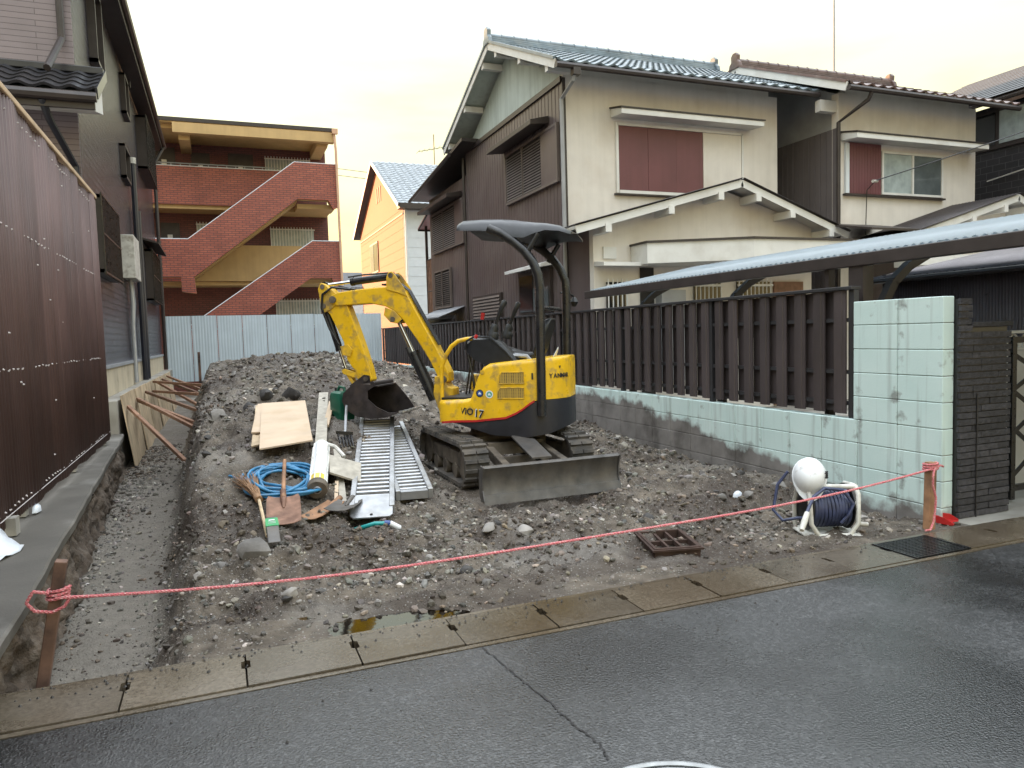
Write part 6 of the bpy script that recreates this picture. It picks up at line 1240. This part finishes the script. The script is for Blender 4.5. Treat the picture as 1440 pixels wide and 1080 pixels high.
mb.add(*(lambda q: (q.v, q.f))(rope([(4.72, 3.755, .46), (4.685, 3.74, .40), (4.69, 3.745, .33), (4.715, 3.74, .24), (4.71, 3.742, .14), (4.69, 3.74, .06), (4.655, 3.735, .015), (4.60, 3.73, .02)])))
mb.add(*(lambda q: (q.v, q.f))(rope([(4.73, 3.755, .45), (4.77, 3.75, .47), (4.81, 3.76, .455)])))
tag(mb.build('boundary_rope', 'rope', smooth=60), 'thin red and white twisted rope strung between the two stakes', 'rope')
# ---- red dustpan by the pillar
T = thing('red_scoop', 'small red plastic scoop at the foot of the brick pillar', 'scoop', (4.98, 3.86, .004), rot=(0, 0, R(25)))
MB().loft([[(-w_, y, 0), (w_, y, 0), (w_, y, h), (w_-.008, y, h), (w_-.008, y, .006), (-w_+.008, y, .006), (-w_+.008, y, h), (-w_, y, h)] for y, w_, h in ((-.06, .085, .015), (.0, .08, .05), (.06, .06, .055))]).build('pan', 'red', T, local=True); MB().tube([(0, .05, .03), (.0, .14, .035)], .012, 8).build('handle', 'red', T, local=True, smooth=40)
# ---- trench shuttering: plywood panels with braces
pan = [(11.55, 13.35), (13.38, 15.2), (15.22, 17.05), (17.08, 18.9), (18.92, 20.75), (20.78, 22.6)]
LBL = ['nearest old plywood panel leaning in the trench', 'second old plywood panel along the trench', 'third old plywood panel along the trench', 'fourth old plywood panel along the trench', 'fifth old plywood panel along the trench', 'farthest old plywood panel near the pale fence']
for k, (a, b) in enumerate(pan):
    o = plate_pts([(-1.19+.01*(k % 2), a, -.27), (-1.21+.01*(k % 2), b, -.27), (-1.335, b, .80-.02*k*.5), (-1.33, a, .80-.02*k*.5)], .013, 'shuttering_panel', 'plyold', LBL[k], 'plywood panel')
br = [((-1.27, 11.9, .62), (-.46, 9.75)), ((-1.27, 13.2, .64), (-.36, 10.3)), ((-1.27, 13.35, .60), (-.36, 10.45)), ((-1.27, 14.7, .66), (-.33, 11.3)), ((-1.27, 16.2, .58), (-.34, 12.2)), ((-1.27, 17.2, .72), (-.36, 13.4)), ((-1.27, 16.4, .76), (-.28, 14.0)), ((-1.27, 18.8, .70), (-.36, 14.8)), ((-1.27, 20.5, .70), (-.36, 16.5))]
BL = ['nearest timber brace propping the trench plywood', 'second timber brace, upper of a touching pair', 'second timber brace, lower of a touching pair', 'third single timber brace from the street', 'fourth single timber brace from the street', 'fifth single timber brace from the street', 'timber brace lying almost level across the trench', 'sixth timber brace, thin and far down the trench', 'farthest timber brace near the pale fence']
for k, (p, q) in enumerate(br): tag(MB().beam(p, (q[0], q[1], gz(*q)+.02), .045, .045).build('timber_brace', 'brace', None, bevel=.003), BL[k], 'brace')
tag(MB().box(-.62, -.55, 23.6, 23.67, .2, 1.25).build('survey_peg', 'stake_old', None, bevel=.004), 'small dark peg in front of the pale corrugated fence', 'peg')
# ---- plastic sheet under the left fence
mb = MB(); r = random.Random(6); g_ = []
for i in range(15):
    for j in range(7):
        y = 4.35+i*.075; x = -1.36+.022*j*(1+.35*math.sin(i*.7)); z = .288+.16*(1-j/6)**1.4*(.6+.4*math.sin(i*.5+1))+.012*math.sin(i*2.1+j*1.3); g_.append((x+.01*math.sin(i*1.7), y, z))
mb.add(g_, [(i*7+j, i*7+j+1, (i+1)*7+j+1, (i+1)*7+j) for i in range(14) for j in range(6)])
tag(mb.build('plastic_sheet', 'sheet', None, 70, solid=.003), 'crumpled white plastic sheet poking out under the corrugated fence', 'plastic sheet')
tag(MB().loft([[(-1.33+.03*math.cos(t*1.05)*k, 6.35+.09*math.sin(t*1.05)*k, .29+z) for t in range(6)] for k, z in ((1, 0), (.9, .03), (.4, .05))]).build('plastic_scrap', 'sheet', None, 60), 'small white plastic scrap at the foot of the corrugated fence', 'plastic scrap')
tag(MB().loft([[(3.98+.05*math.cos(t*1.05)*k, 5.0+.03*math.sin(t*1.05)*k, gz(3.98, 5.0)+z) for t in range(6)] for k, z in ((1, 0), (.9, .03), (.3, .05))]).build('litter_wrapper', 'sheet', None, 60), 'white and red scrap of litter on the soil near the wall', 'litter')
